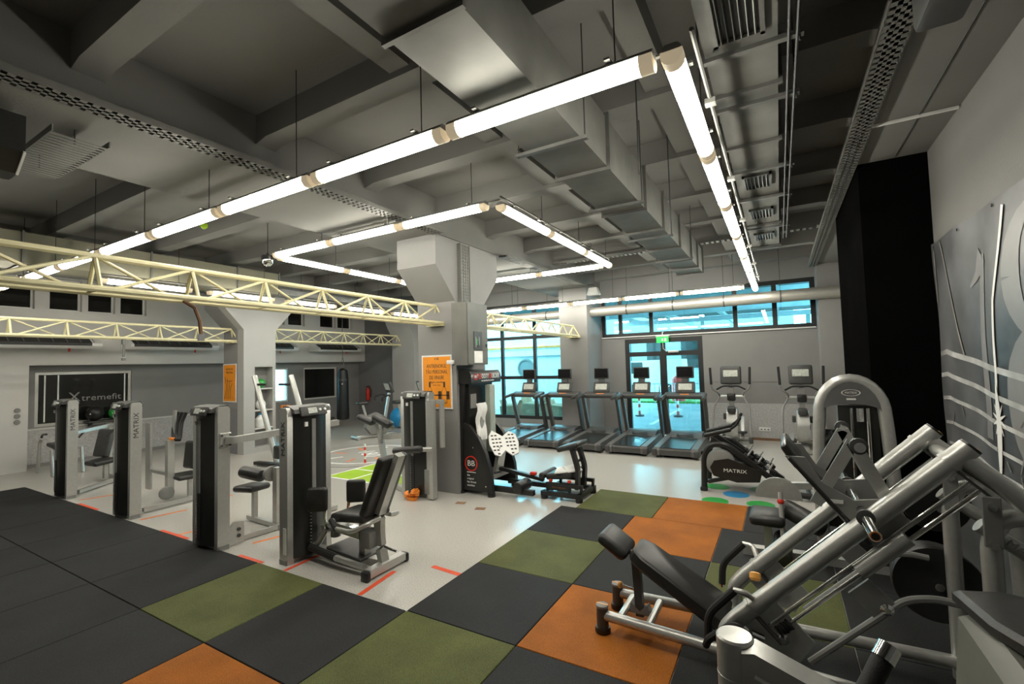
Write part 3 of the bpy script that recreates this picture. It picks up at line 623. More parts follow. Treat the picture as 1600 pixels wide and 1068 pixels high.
# --- machine 1 (leftmost of the row)
o = thing('weight_machine', 'selectorised weight machine with slim tower farthest left in the row', 'gym machine', (-7.72, 0.03, 0), group='weight machines along the mat edge')
weight_tower(o, TX(0, 0), plate_text='right', knob=False)
pad(o, 'back_pad', (-0.84, 0.92, 0.66), (0.40, 0.10, 0.52), rotm(-0.2, 0, 0.15), 0.04, 'dkgrey')
pad(o, 'seat', (-0.55, 0.78, 0.36), (0.38, 0.36, 0.09), rotm(0.1, 0, 0.1), 0.04)
beam(o, 'seat_post', 'silver', [(-0.55, 0.85, 0.04), (-0.55, 0.85, 0.34)], 0.08, 0.06)
beam(o, 'back_post', 'silver', [(-0.84, 1.02, 0.04), (-0.84, 1.00, 1.0)], 0.07, 0.05)
beam(o, 'base_tube', 'silver', [(0.30, 0.2, 0.05), (-0.4, 1.15, 0.05)], 0.07, 0.05)
beam(o, 'base_tube', 'silver', [(-1.1, 1.02, 0.05), (0.1, 1.02, 0.05)], 0.07, 0.05)
bar(o, 'handle', 'black', [(-1.02, 1.0, 1.0), (-1.04, 0.75, 0.98), (-1.02, 0.6, 0.8)], 0.018, 0.05); bar(o, 'handle', 'black', [(-0.12, 1.05, 1.05), (-0.10, 0.85, 1.0), (-0.12, 0.7, 0.85)], 0.018, 0.05)
beam(o, 'press_arm', 'silver', [(0.2, 0.12, 1.0), (-0.05, 0.7, 1.05), (-0.80, 1.02, 1.0)], 0.05, 0.05, 0.08)
MB().lathe([(0.10, 0), (0.10, 0.04)], 18, (-0.05, 0.95, 1.05), rotm(0, PI/2, 0)).build('pulley', 'black', o)
# --- machine 2
o = thing('weight_machine', 'selectorised weight machine with black curved handles, second tower from the left', 'gym machine', (-5.50, 0.03, 0), group='weight machines along the mat edge')
weight_tower(o, TX(0, 0), plate_text='right', knob=False)
beam(o, 'pivot_post', 'silver', [(-0.06, 0.72, 0.03), (-0.06, 0.72, 0.92)], 0.09, 0.09)
MB().lathe([(0.085, 0), (0.10, 0.01), (0.10, 0.05), (0.085, 0.06)], 18, (0.02, 0.66, 0.13), rotm(0, -PI/2, 0)).build('pulley', 'midgrey', o)
beam(o, 'base_tube', 'silver', [(0.35, 0.22, 0.05), (0.33, 0.95, 0.05), (0.05, 1.5, 0.05)], 0.06, 0.05, 0.1); beam(o, 'base_tube', 'silver', [(-0.06, 0.72, 0.40), (-0.76, 0.74, 0.40)], 0.06, 0.05)
pad(o, 'back_pad', (-0.12, 1.10, 0.62), (0.44, 0.10, 0.44), rotm(-0.1, 0, 0.1), 0.04); pad(o, 'seat', (0.0, 0.92, 0.34), (0.42, 0.34, 0.07), rotm(0, 0, -0.1), 0.03)
beam(o, 'seat_post', 'silver', [(0.05, 0.95, 0.03), (0.05, 0.95, 0.32)], 0.06, 0.05)
for k in range(3):
    dx = 0.12*k - 0.22; bar(o, 'handle', 'grip', [(0.02+dx, 0.90, 1.33), (-0.03+dx, 0.86, 1.18), (0.06+dx, 0.80, 0.97), (0.13+dx*0.4, 0.76, 0.92)], 0.024, 0.06)
beam(o, 'lever', 'silver', [(-0.20, 0.85, 1.36), (-0.18, 0.82, 0.98)], 0.07, 0.03); MB().rbox((-0.04, 0.74, 0.935), (0.10, 0.06, 0.04), 0.01).build('pivot_cap', 'orange', o)
pad(o, 'arm_pad', (0.16, 1.10, 1.12), (0.34, 0.12, 0.36), rotm(0, 0.1, -0.3), 0.03)
beam(o, 'tall_plate', 'silver', [(-0.74, 0.72, 0.10), (-0.76, 0.72, 1.15)], 0.16, 0.03, up=(0, 1, 0))
# --- machine 3
o = thing('weight_machine', 'selectorised weight machine with overhead beam, third tower from the left', 'gym machine', (-3.22, -0.03, 0), group='weight machines along the mat edge')
weight_tower(o, TX(0, 0), plate_text=None, knob=False)
beam(o, 'overhead_beam', 'silver', [(0.53, 0.08, 1.19), (0.58, 0.14, 1.185), (0.52, 0.5, 1.185), (0.50, 1.6, 1.20)], 0.07, 0.075, 0.1)
MB().rbox((0.525, 0.08, 1.19), (0.012, 0.12, 0.16), 0.004, 1).build('mounting_plate', 'silver', o)
for a in (-1, 1):
    for b_ in (-1, 1): MB().lathe([(0.011, 0), (0.011, 0.012)], 8, (0.531, 0.08+a*0.045, 1.19+b_*0.055), rotm(0, PI/2, 0)).build('bolt', 'dkgrey', o)
MB().prism([(0.12, 0.02), (0.30, 0.02), (0.30, 0.24), (0.20, 0.26), (0.12, 0.2)], 'x', 0.47, 0.50).build('gusset_plate', 'silver', o)
for zz in (0.1, 0.17): MB().lathe([(0.02, 0), (0.02, 0.012)], 10, (0.50, 0.24, zz), rotm(0, PI/2, 0)).build('bolt', 'dkgrey', o)
beam(o, 'floor_tube', 'silver', [(0.42, 0.30, 0.035), (0.46, 0.72, 0.035), (0.46, 1.6, 0.035)], 0.05, 0.05)
beam(o, 'floor_tube', 'silver', [(-0.26, 0.80, 0.04), (0.50, 0.76, 0.04)], 0.07, 0.05)
beam(o, 'roller_post', 'silver', [(0.38, 0.78, 0.03), (0.38, 0.78, 0.74)], 0.085, 0.07)
beam(o, 'seat_post', 'silver', [(-0.10, 0.78, 0.03), (-0.10, 0.78, 0.42)], 0.06, 0.05)
pad(o, 'seat', (-0.10, 0.74, 0.45), (0.36, 0.30, 0.08), rotm(0, -0.06, 0.1), 0.038)
roller(o, (-0.17, 0.66, 0.66), (0.20, 0.70, 0.63), 0.075); MB().lathe([(0.09, 0), (0.09, 0.05)], 18, (0.28, 0.74, 0.66), rotm(0, PI/2, 0)).build('pivot_disc', 'midgrey', o)
# --- machine 4: hip abductor
o = thing('hip_abductor', 'hip abductor machine with reclining black seat nearest the grey floor corner', 'gym machine', (-1.69, 0.10, 0), group='weight machines along the mat edge')
weight_tower(o, TX(0.02, 0, 0, PI/2), L=0.52, D=0.13, plate_text='left')
MB().b(-0.05, 0.0, -0.004, 0.0, 0.10, 0.36).build('instruction_label', 'white', o)
c = 0.36
beam(o, 'base_beam', 'silver', [(0.0, 0.30, 0.07), (0.98, c+0.02, 0.07)], 0.09, 0.07)
beam(o, 'rear_foot_bar', 'silver', [(0.99, c-0.22, 0.06), (0.99, c+0.24, 0.06)], 0.08, 0.07)
for s in (-0.24, 0.26): MB().rbox((0.99, c+s, 0.045), (0.10, 0.05, 0.09), 0.02, 2).build('rubber_foot', 'black', o)
bar(o, 'foot_rest_bar', 'grip', [(0.10, c-0.16, 0.13), (0.52, c-0.19, 0.11)], 0.035); bar(o, 'foot_rest_bar', 'silver', [(0.50, c-0.19, 0.11), (0.90, c-0.17, 0.08)], 0.03)
MB().rbox((0.55, c+0.02, 0.125), (0.50, 0.30, 0.03), 0.008, 1, rotm(0, 0.08, 0)).build('foot_plate', 'dkgrey', o)
beam(o, 'seat_post', 'silver', [(0.72, c, 0.06), (0.72, c, 0.45)], 0.08, 0.08)
beam(o, 'rear_upright', 'silver', [(0.98, c, 0.04), (0.92, c, 0.30), (0.92, c, 0.52), (1.20, c, 1.12)], 0.09, 0.06, 0.12)
pad(o, 'seat', (0.66, c, 0.50), (0.46, 0.38, 0.085), rotm(0, -0.10, 0), 0.035)
pad(o, 'back_pad', (0.985, c, 0.82), (0.085, 0.36, 0.64), rotm(0, 0.44, 0), 0.035)
for s in (-1, 1):
    pad(o, 'thigh_pad', (0.32+0.05*s, c+s*0.20, 0.64), (0.20, 0.07, 0.24), rotm(0, 0, 0.62), 0.03)
    bar(o, 'lever', 'chrome', [(0.32, c+s*0.15, 0.56), (0.30, c+s*0.14, 0.34), (0.28, c+s*0.02, 0.28)], 0.018, 0.05)
    bar(o, 'seat_handle', 'silver', [(0.48, c+s*0.18, 0.47), (0.60, c+s*0.27, 0.43), (0.84, c+s*0.27, 0.43), (0.98, c+s*0.20, 0.50), (1.00, c+s*0.06, 0.52)], 0.02, 0.06)
    bar(o, 'hand_grip', 'grip', [(0.47, c+s*0.20, 0.465), (0.63, c+s*0.27, 0.43)], 0.026)
beam(o, 'pivot_beam', 'silver', [(0.12, c, 0.27), (0.30, c, 0.33), (0.72, c, 0.30)], 0.08, 0.09, 0.08)
bar(o, 'curved_link', 'silver', [(0.05, c-0.10, 0.12), (0.16, c-0.12, 0.15), (0.22, c-0.06, 0.30)], 0.03, 0.06)
MB().lathe([(0.05, 0), (0.05, 0.20)], 14, (0.29, c, 0.22)).build('pivot_hub', 'midgrey', o)
MB().lathe([(0.028, 0), (0.028, 0.015)], 12, (0.36, c-0.045, 0.33), rotm(PI/2)).build('bolt_cap', 'black', o)
MB().rbox((0.84, c-0.04, 0.30), (0.14, 0.16, 0.16), 0.02, 2).build('adjuster_box', 'midgrey', o); bar(o, 'adjuster_lever', 'chrome', [(1.0, c-0.02, 0.24), (1.12, c+0.02, 0.20)], 0.012)
# --- machine 5: by the pillar
o = thing('weight_machine', 'selectorised weight machine standing against the central pillar', 'gym machine', (-2.44, 2.52, 0), group='weight machines along the mat edge')
weight_tower(o, TX(0, 0), L=0.56, plate_text=None, knob=False)
beam(o, 'front_column', 'silver', [(0.62, -0.02, 0.02), (0.62, -0.02, 1.45)], 0.10, 0.10); bar(o, 'lift_tube', 'silver', [(0.74, 0.08, 0.75), (0.74, 0.08, 1.45)], 0.04)
beam(o, 'top_link', 'silver', [(0.55, 0.05, 1.42), (0.78, 0.08, 1.42)], 0.06, 0.06); MB().rbox((0.56, -0.06, 0.26), (0.10, 0.03, 0.36), 0.03, 2).build('hinge_plate', 'midgrey', o)
bar(o, 'lever_arm', 'silver', [(0.66, -0.05, 0.74), (0.30, -0.16, 0.72)], 0.035); roller(o, (0.58, -0.20, 0.76), (0.06, -0.22, 0.70), 0.055)
beam(o, 'base_beam', 'silver', [(0.0, 0.1, 0.04), (-0.75, 0.42, 0.04)], 0.08, 0.06); beam(o, 'leaning_post', 'silver', [(-0.72, 0.42, 0.03), (-0.92, 0.40, 1.08)], 0.075, 0.075, up=(0, 1, 0))
beam(o, 'cross_arm', 'silver', [(0.02, 0.15, 0.88), (-0.55, 0.30, 0.80), (-0.85, 0.36, 0.78)], 0.06, 0.08)
beam(o, 'pad_bracket', 'midgrey', [(-0.64, 0.22, 0.98), (-0.66, 0.22, 0.70)], 0.05, 0.04)
pad(o, 'arm_pad', (-1.02, 0.24, 1.07), (0.34, 0.16, 0.10), rotm(0, 0.35, 0.2), 0.045); pad(o, 'arm_pad', (-0.66, 0.26, 1.06), (0.40, 0.16, 0.12), rotm(0, 0.40, 0.1), 0.05)
cl = MB()
for k in range(9): cl.rbox((-2.10+random.uniform(-0.10, 0.10), 2.36+random.uniform(-0.05, 0.05), 0.06+random.uniform(0, 0.08)), (0.12, 0.07, 0.025), 0.01, 1, rotm(random.uniform(-.7, .7), random.uniform(-.7, .7), random.uniform(0, 3)))
cl.b(-2.16, -2.02, 2.32, 2.40, 0.001, 0.05)
cl.build('orange_cloth', 'orange', label='crumpled bright orange cloth on the floor before the pillar machine', cat='cloth')
# --- rack frames far behind machine 1 and A-frame
o = thing('training_bench', 'training bench with silver tubular legs at the far left', 'bench', (-10.45, 0.75, 0))
for yy in (-0.2, 0.25): bar(o, 'leg', 'silver', [(-0.1, yy, 0.0), (-0.02, yy, 0.62), (0.10, yy, 0.70)], 0.03, 0.08); bar(o, 'leg', 'silver', [(0.75, yy, 0), (0.65, yy, 0.5)], 0.03)
beam(o, 'side_rail', 'silver', [(0.0, 0.02, 0.48), (0.75, 0.02, 0.42)], 0.08, 0.06); pad(o, 'bench_pad', (0.42, 0.02, 0.53), (0.8, 0.28, 0.08), rotm(0, 0.08, 0)); bar(o, 'arch_handle', 'black', [(0.05, -0.2, 0.68), (0.12, -0.2, 0.78), (0.35, -0.2, 0.80)], 0.02, 0.06)
o = thing('dip_station', 'silver tubular dip and pull station beside the pale pillar', 'gym machine', (-7.55, 3.05, 0))
for s, tx in ((-1, 0.36), (1, 1.62)):
    bar(o, 'leaning_upright', 'silver', [(tx+0.80, 0.0, 0.03), (tx, 0.0, 1.84)], 0.055); roller(o, (tx+0.05, 0, 1.66), (tx+0.40*(-s), 0, 1.66), 0.025, 'grip', 'hand_grip')
beam(o, 'cross_beam', 'silver', [(0.85, 0, 0.62), (2.1, 0, 0.62)], 0.06, 0.06); pad(o, 'knee_pad', (1.45, -0.15, 0.32), (0.16, 0.16, 0.26))
beam(o, 'base_beam', 'black', [(0.75, -0.2, 0.06), (2.4, -0.05, 0.06)], 0.12, 0.06); beam(o, 'base_beam', 'black', [(1.5, -0.35, 0.05), (1.5, 0.5, 0.05)], 0.1, 0.06)
for k in range(4): pad(o, 'step_pad', (1.30+0.05*k, 0.0, 0.70+0.02*k), (0.03, 0.2, 0.12), None, 0.01, 'black')

# ================================================================ HIP THRUST MACHINE
o = thing('hip_thrust_machine', 'tall black hip thrust machine with lettered header beside the pillar', 'gym machine')
sp_ = [(-1.72, 0.06), (-1.72, 1.02), (-1.66, 1.06), (-1.50, 0.98), (-1.35, 0.82), (-1.23, 0.60), (-1.16, 0.35), (-1.13, 0.06)]
for yy in (2.98, 3.68):
    pn = MB().prism(sp_, 'y', yy, yy+0.04).build('side_panel', 'plastic', o)
    edge = [(-1.66, yy+0.02, 1.05), (-1.50, yy+0.02, 0.99), (-1.35, yy+0.02, 0.83), (-1.23, yy+0.02, 0.61), (-1.15, yy+0.02, 0.35), (-1.12, yy+0.02, 0.03)]
    MB().rect(edge, 0.09, 0.07, (0, 1, 0)).build('curved_edge', 'black', pn)
    for fx in (-1.66, -1.12): MB().lathe([(0.06, 0), (0.06, 0.035), (0.03, 0.045), (0.03, 0.09)], 14, (fx, yy+0.02, 0)).build('foot', 'black', o)
    MB().rect([(-1.66, yy+0.02, 0.04), (-1.64, yy+0.02, 1.0), (-1.58, yy+0.02, 1.68)], 0.10, 0.08, (0, 1, 0)).build('upright', 'black', o)
MB().lathe([(0.075, 0), (0.09, 0.03), (0.09, 0.09), (0.075, 0.12)], 16, (-1.80, 3.05, 0.12), rotm(PI/2)).build('transport_wheel', 'black', o)
hd = MB(); hd.prism([(-1.74, 1.66), (-1.74, 1.84), (-1.62, 1.88), (-1.44, 1.86), (-1.40, 1.80), (-1.40, 1.66)], 'y', 2.94, 3.80); header = hd.build('header', 'plastic', o)
RX = (PI/2, 0, PI/2)
text('lettering', 'B', 0.12, 'red', header, (-1.397, 3.18, 1.765), RX, 0.002, width=0.065, label='red capital letter')
text('lettering', 'OOTY', 0.10, 'white', header, (-1.397, 3.325, 1.765), RX, 0.002, width=0.20)
text('lettering', 'B', 0.12, 'red', header, (-1.397, 3.475, 1.765), RX, 0.002, width=0.065)
text('lettering', 'UILDER', 0.10, 'white', header, (-1.397, 3.63, 1.765), RX, 0.002, width=0.23)
text('lettering', 'the original hip thrust machine', 0.035, 'white', header, (-1.397, 3.40, 1.70), RX, 0.0015, width=0.36)
MB().lathe([(0.052, 0), (0.052, 0.004), (0.040, 0.004), (0.040, 0)], 20, (-1.40, 3.06, 1.765), rotm(0, PI/2, 0), True).build('emblem_ring', 'red', header)
text('lettering', 'BB', 0.06, 'white', header, (-1.397, 3.06, 1.765), RX, 0.002, width=0.06)
MB().lathe([(0.115, 0), (0.115, 0.006), (0.098, 0.006), (0.098, 0)], 28, (-1.46, 2.979, 0.46), rotm(PI/2), True).build('emblem_ring', 'red', o)
text('lettering', 'BB', 0.12, 'white', o, (-1.46, 2.976, 0.46), (PI/2, 0, 0), 0.002, width=0.13)
MB().b(-1.54, -1.38, 2.974, 2.98, 0.325, 0.335).build('underline', 'white', o)
for k, s_ in enumerate(('the', 'original', 'hip thrust', 'machine')): text('lettering', s_, 0.042, 'white', o, (-1.54, 2.976, 0.285-0.05*k), (PI/2, 0, 0), 0.0015, 'LEFT')
MB().b(-1.64, -1.50, 3.02, 3.68, 0.10, 1.66).build('stack_housing', 'black', o)
MB().rbox((-1.40, 3.46, 1.10), (0.10, 0.15, 1.06), 0.01, 1).build('guide_column', mat('grey_green_column', (0.36, 0.40, 0.34), 0.5), o)
MB().rbox((-1.40, 3.18, 0.86), (0.09, 0.16, 0.60), 0.01, 1).build('guide_column', M['silver'], o)
MB().b(-1.50, -1.49, 3.05, 3.20, 1.28, 1.50).build('instruction_placard', 'midgrey', o)
for xx, zz in ((-1.66, 0.62), (-1.20, 0.14), (-1.66, 0.14), (-1.42, 0.70)): MB().lathe([(0.010, 0), (0.010, 0.006)], 8, (xx, 2.98, zz), rotm(PI/2)).build('bolt', 'chrome', o)
# perforated foot plate: two lobes with a notch, tilted toward the bench
fpR = Matrix.Translation((-1.10, 3.36, 0.70)) @ Matrix.Rotation(-0.75, 4, 'Z') @ Matrix.Rotation(0.85, 4, 'Y')
shape = [(-0.27, -0.15), (-0.17, -0.22), (-0.02, -0.23), (0.16, -0.18), (0.20, -0.10), (0.10, 0.0), (0.20, 0.10), (0.16, 0.20), (-0.02, 0.24), (-0.17, 0.22), (-0.24, 0.12), (-0.15, 0.0)]
fp = xf(MB().prism(shape, 'z', -0.012, 0.012), fpR).build('foot_plate', 'white', o)
for i in range(6):
    for j in (-0.165, -0.11, -0.055, 0.055, 0.11, 0.165):
        xx = -0.17+0.065*i
        if (abs(j) < 0.06 and (xx > 0.06 or xx < -0.14)) or (abs(j) > 0.15 and (xx < -0.18 or xx > 0.13)): continue
        xf(MB().b(xx-0.012, xx+0.012, j-0.019, j+0.019, 0.0121, 0.0135), fpR).build('slot', 'black', fp)
beam(o, 'foot_plate_bracket', 'silver', [(-1.14, 3.36, 0.68), (-1.22, 3.36, 0.30)], 0.20, 0.06)
for yy in (3.10, 3.58): beam(o, 'base_rail', 'black', [(-1.16, yy, 0.10), (-0.46, yy+0.0, 0.10)], 0.07, 0.07)
beam(o, 'slide_rail', 'black', [(-1.20, 3.36, 0.34), (-0.46, 3.42, 0.22)], 0.07, 0.05); MB().rbox((-0.62, 3.40, 0.30), (0.10, 0.06, 0.05), 0.015).build('slide_stop', 'red', o)
roller(o, (-0.70, 3.02, 0.16), (-0.70, 3.36, 0.16), 0.085, 'black', 'foot_roller')
beam(o, 'cross_member', 'black', [(-1.66, 3.02, 0.10), (-1.14, 3.02, 0.10)], 0.05, 0.08); MB().b(-1.60, -1.15, 3.05, 3.66, 0.22, 0.27).build('lower_shelf', 'midgrey', o)
tw = MB(); cols, rows = 6, 10
vs = [(-1.345+0.012*math.sin(i*1.7)+0.02*math.sin(j*0.9), 3.02+0.24*i/cols+0.012*math.sin(j*1.3), 1.36-0.56*j/rows) for j in range(rows+1) for i in range(cols+1)]
vs += [(x-0.03, y, z) for x, y, z in vs]; n_ = (cols+1)*(rows+1)
fs = [(j*(cols+1)+i, j*(cols+1)+i+1, (j+1)*(cols+1)+i+1, (j+1)*(cols+1)+i) for j in range(rows) for i in range(cols)]
ring = list(range(cols+1)) + [j*(cols+1)+cols for j in range(1, rows+1)] + [rows*(cols+1)+i for i in range(cols-1, -1, -1)] + [j*(cols+1) for j in range(rows-1, 0, -1)]
tw.add(vs, fs + [tuple(k+n_ for k in f)[::-1] for f in fs] + [(ring[k], ring[k]+n_, ring[(k+1) % len(ring)]+n_, ring[(k+1) % len(ring)]) for k in range(len(ring))])
tw.build('white_towel', 'paper', label='crumpled white towel hung over the hip thrust machine', cat='towel')
b2 = thing('hip_thrust_bench', 'low black hip thrust bench with upright backrest in front of the machine', 'bench')
for yy in (3.26, 3.80): beam(b2, 'base_rail', 'black', [(-0.42, yy, 0.08), (0.20, yy, 0.08)], 0.07, 0.06)
for xx in (-0.38, 0.16): beam(b2, 'cross_bar', 'black', [(xx, 3.24, 0.08), (xx, 3.82, 0.08)], 0.06, 0.06)
for xx in (-0.38, 0.16):
    for yy in (3.26, 3.80): MB().lathe([(0.05, 0), (0.05, 0.05)], 12, (xx, yy, 0)).build('foot', 'black', b2)
for yy in (3.30, 3.76): beam(b2, 'upper_rail', 'black', [(-0.36, yy, 0.20), (0.20, yy, 0.20)], 0.05, 0.05)
for xx in (-0.34, 0.0, 0.18):
    for yy in (3.30, 3.76): beam(b2, 'strut', 'black', [(xx, yy, 0.09), (xx, yy, 0.20)], 0.035, 0.035)
MB().b(-0.34, 0.0, 3.29, 3.30, 0.12, 0.22).build('name_plate', 'plastic', b2); text('lettering', 'BOOTY BUILDER', 0.035, 'orange', b2, (-0.16, 3.288, 0.17), (PI/2, 0, 0), 0.001, width=0.2)
pad(b2, 'seat', (-0.18, 3.53, 0.31), (0.42, 0.40, 0.09), rotm(0, -0.12, 0)); roller(b2, (-0.44, 3.30, 0.30), (-0.44, 3.76, 0.30), 0.05)
for yy in (3.40, 3.66): beam(b2, 'backrest_post', 'black', [(0.08, yy, 0.14), (0.10, yy, 0.42), (0.02, yy, 0.70)], 0.09, 0.05, 0.06, (1, 0, 0))
for zz in (0.40, 0.52): beam(b2, 'backrest_rung', 'black', [(0.06, 3.40, zz), (0.06, 3.66, zz)], 0.03, 0.03)
pad(b2, 'back_pad', (-0.03, 3.53, 0.73), (0.34, 0.44, 0.075), rotm(0, -0.28, 0), 0.03)
for p_ in ((-0.30, 3.32, 0.245), (0.0, 3.30, 0.26)): MB().rbox(p_, (0.05, 0.04, 0.04), 0.012).build('lock_knob', 'red', b2)
tw = MB().rbox((-0.10, 3.50, 0.385), (0.36, 0.34, 0.03), 0.012, 2, rotm(0, -0.12, 0.3)); tw.rbox((-0.02, 3.48, 0.41), (0.22, 0.26, 0.03), 0.012, 2, rotm(0.1, -0.10, 0.7))
tw.build('folded_towel', 'paper', label='folded white towel lying on the low hip thrust bench', cat='towel')
# ================================================================ CARDIO
M['treadgrey'] = mat('treadmill_grey_plastic', (0.11, 0.11, 0.108), 0.4, var=0.1, scale=8)
def make_treadmill():
    o = thing('treadmill', 'x', 'treadmill')
    b_ = MB().prism([(0.0, 0.05), (0.0, 0.15), (0.03, 0.18), (1.25, 0.24), (1.70, 0.24), (1.72, 0.20), (1.72, 0.05)], 'x', -0.30, 0.30); b_.build('deck', 'dkgrey', o)
    MB().prism([(0.05, 0.184), (0.05, 0.192), (1.25, 0.250), (1.25, 0.240)], 'x', -0.27, 0.27).build('running_belt', 'plastic', o)
    for s in (-1, 1):
        MB().prism([(-0.02, 0.05), (-0.02, 0.15), (0.04, 0.20), (1.30, 0.265), (1.65, 0.26), (1.72, 0.20), (1.72, 0.05)], 'x', s*0.30, s*0.42).build('side_rail', 'treadgrey', o)
        MB().rbox((s*0.40, 0.03, 0.11), (0.11, 0.16, 0.15), 0.04, 2).build('end_cap', 'dkgrey', o)
        MB().rect([(s*0.41, 1.60, 0.18), (s*0.42, 1.42, 0.70), (s*0.42, 1.26, 1.14)], 0.06, 0.12, (0, 1, 0)).build('upright', 'dkgrey', o); MB().rect([(s*0.375, 1.60, 0.22), (s*0.385, 1.42, 0.70), (s*0.385, 1.27, 1.10)], 0.012, 0.07, (0, 1, 0)).build('upright_trim', 'midgrey', o)
        MB().tube([(s*0.38, 1.42, 1.15), (s*0.43, 1.20, 1.13), (s*0.43, 0.88, 1.09)], 0.042, 10, bend=0.08).build('handrail', 'dkgrey', o)
    MB().prism([(1.15, 0.24), (1.25, 0.32), (1.55, 0.34), (1.70, 0.28), (1.70, 0.20), (1.15, 0.20)], 'x', -0.34, 0.34).build('motor_hood', 'treadgrey', o)
    MB().rbox((0, 1.36, 1.14), (0.90, 0.26, 0.10), 0.04, 2, rotm(0.3, 0, 0)).build('dash', 'dkgrey', o)
    MB().rbox((0, 1.30, 1.165), (0.20, 0.05, 0.035), 0.01, 1).build('orange_grip_sensor', 'orange', o)
    c = MB().rbox((0, 1.44, 1.32), (0.42, 0.06, 0.27), 0.03, 2, rotm(-0.35, 0, 0)).build('console', 'dkgrey', o)
    MB().rbox((0, 1.405, 1.335), (0.29, 0.012, 0.15), 0.01, 1, rotm(-0.35, 0, 0)).build('display', 'screen', c)
    MB().rect([(0, 1.47, 1.42), (0, 1.50, 1.56)], 0.16, 0.03, (0, 1, 0)).build('screen_bracket', 'dkgrey', o)
    t = MB().rbox((0, 1.47, 1.66), (0.38, 0.05, 0.27), 0.02, 2, rotm(-0.05, 0, 0)).build('screen_housing', 'dkgrey', o)
    MB().box((0, 1.442, 1.665), (0.33, 0.006, 0.22), rotm(-0.05, 0, 0)).build('screen', 'offscreen', t)
    pts = [(0.22*math.sin(k*0.9)*(1-0.02*k), 1.10+0.09*math.cos(k*1.3), 0.26+0.02*math.sin(k)+0.005*k) for k in range(14)]
    MB().tube(fillet(pts, 0.1, 3), 0.007, 5).build('loose_cable', 'wire', o)
    for s in (-1, 1): MB().lathe([(0.05, 0), (0.05, 0.05)], 12, (s*0.34, 0.10, 0)).build('foot', 'black', o); MB().lathe([(0.05, 0), (0.05, 0.05)], 12, (s*0.34, 1.60, 0)).build('foot', 'black', o)
    return o
tp = make_treadmill()
TL = ['treadmill farthest left in the row, in front of the tall window', 'treadmill in front of the grey window column, second from the left', 'middle treadmill of the row, in front of the grey wall', 'treadmill in front of the left leaf of the glass door', 'treadmill in front of the right leaf of the glass door, rightmost of the row']
for k, xx in enumerate((-3.19, -2.16, -1.17, -0.19, 0.79)):
    o = tp if k == 0 else copy_tree(tp)
    o.location = (xx, 6.72, 0); o['label'] = TL[k]; o['group'] = 'treadmills facing the window'
def make_elliptical():
    o = thing('elliptical_trainer', 'x', 'elliptical trainer')
    # front of the machine (console) toward +y, user faces +y
    MB().rbox((0, 0.55, 0.06), (0.16, 1.25, 0.07), 0.02, 2).build('base_rail', 'silver', o)
    for yy in (0.0, 1.15): MB().rbox((0, yy, 0.045), (0.62, 0.09, 0.08), 0.03, 2).build('stabiliser', 'silver', o)
    n = 20; rg = [(0.30*math.cos(2*PI*k/n), 0.46+0.36*math.sin(2*PI*k/n)) for k in range(n)]
    MB().prism([(p[0]+0.62, p[1]) for p in rg], 'x', -0.11, 0.11).build('flywheel_housing', 'silver', o)
    MB().lathe([(0.07, 0), (0.05, 0.02)], 16, (0.112, 0.62, 0.46), rotm(0, PI/2, 0)).build('hub_cover', 'midgrey', o)
    MB().rbox((0, 0.40, 0.80), (0.17, 0.16, 0.14), 0.04, 2, rotm(0.3, 0, 0)).build('shroud_cap', 'dkgrey', o)
    MB().rect([(0, 0.50, 0.70), (0, 0.56, 1.10), (0, 0.60, 1.36)], 0.10, 0.08, (0, 1, 0)).build('mast', 'midgrey', o)
    c = MB().rbox((0, 0.58, 1.56), (0.44, 0.09, 0.42), 0.05, 3, rotm(-0.15, 0, 0)).build('console', 'dkgrey', o)
    MB().rbox((0, 0.527, 1.60), (0.30, 0.014, 0.15), 0.01, 1, rotm(-0.15, 0, 0)).build('display', 'screen', c)
    MB().rbox((0, 0.53, 1.42), (0.26, 0.012, 0.05), 0.01, 1, rotm(-0.15, 0, 0)).build('button_strip', 'white', c)
    MB().tube([(-0.30, 0.46, 1.24), (-0.16, 0.50, 1.32), (0.16, 0.50, 1.32), (0.30, 0.46, 1.24)], 0.02, 8, bend=0.05).build('fixed_handlebar', 'grip', o)
    MB().rbox((0, 0.52, 1.07), (0.17, 0.14, 0.16), 0.02, 2).build('pivot_block', 'black', o)
    MB().tube([(-0.27, 0.53, 1.08), (0.27, 0.53, 1.08)], 0.035, 10).build('pivot_tube', 'silver', o)
    for s in (-1, 1):
        dy = 0.06*s
        MB().tube([(s*0.40, 0.40+dy, 1.72), (s*0.38, 0.36+dy, 1.26), (s*0.25, 0.42+dy, 1.18), (s*0.24, 0.53, 1.08)], 0.02, 8, bend=0.08).build('moving_handle', 'midgrey', o)
        MB().tube([(s*0.40, 0.40+dy, 1.74), (s*0.385, 0.37+dy, 1.36)], 0.027, 8).build('hand_grip', 'grip', o)
        MB().tube([(s*0.24, 0.53, 1.08), (s*0.36, 0.40, 0.86), (s*0.38, 0.10, 0.24)], 0.02, 8, bend=0.1).build('lower_arm', 'midgrey', o)
        MB().rbox((s*0.38, 0.10, 0.18), (0.08, 0.12, 0.14), 0.02, 2).build('arm_joint', 'dkgrey', o)
        MB().rect([(s*0.22, 0.10, 0.22), (s*0.20, 0.60, 0.46 + 0.16*s)], 0.06, 0.06).build('pedal_arm', 'silver', o)
        MB().rbox((s*0.22, 0.14, 0.28+0.06*s), (0.17, 0.38, 0.05), 0.02, 2, rotm(-0.1*s, 0, 0)).build('pedal', 'black', o)
        MB().rbox((s*0.16, 0.62, 0.62), (0.07, 0.10, 0.14), 0.02, 2).build('crank_arm', 'dkgrey', o)
    return o
ep = make_elliptical()
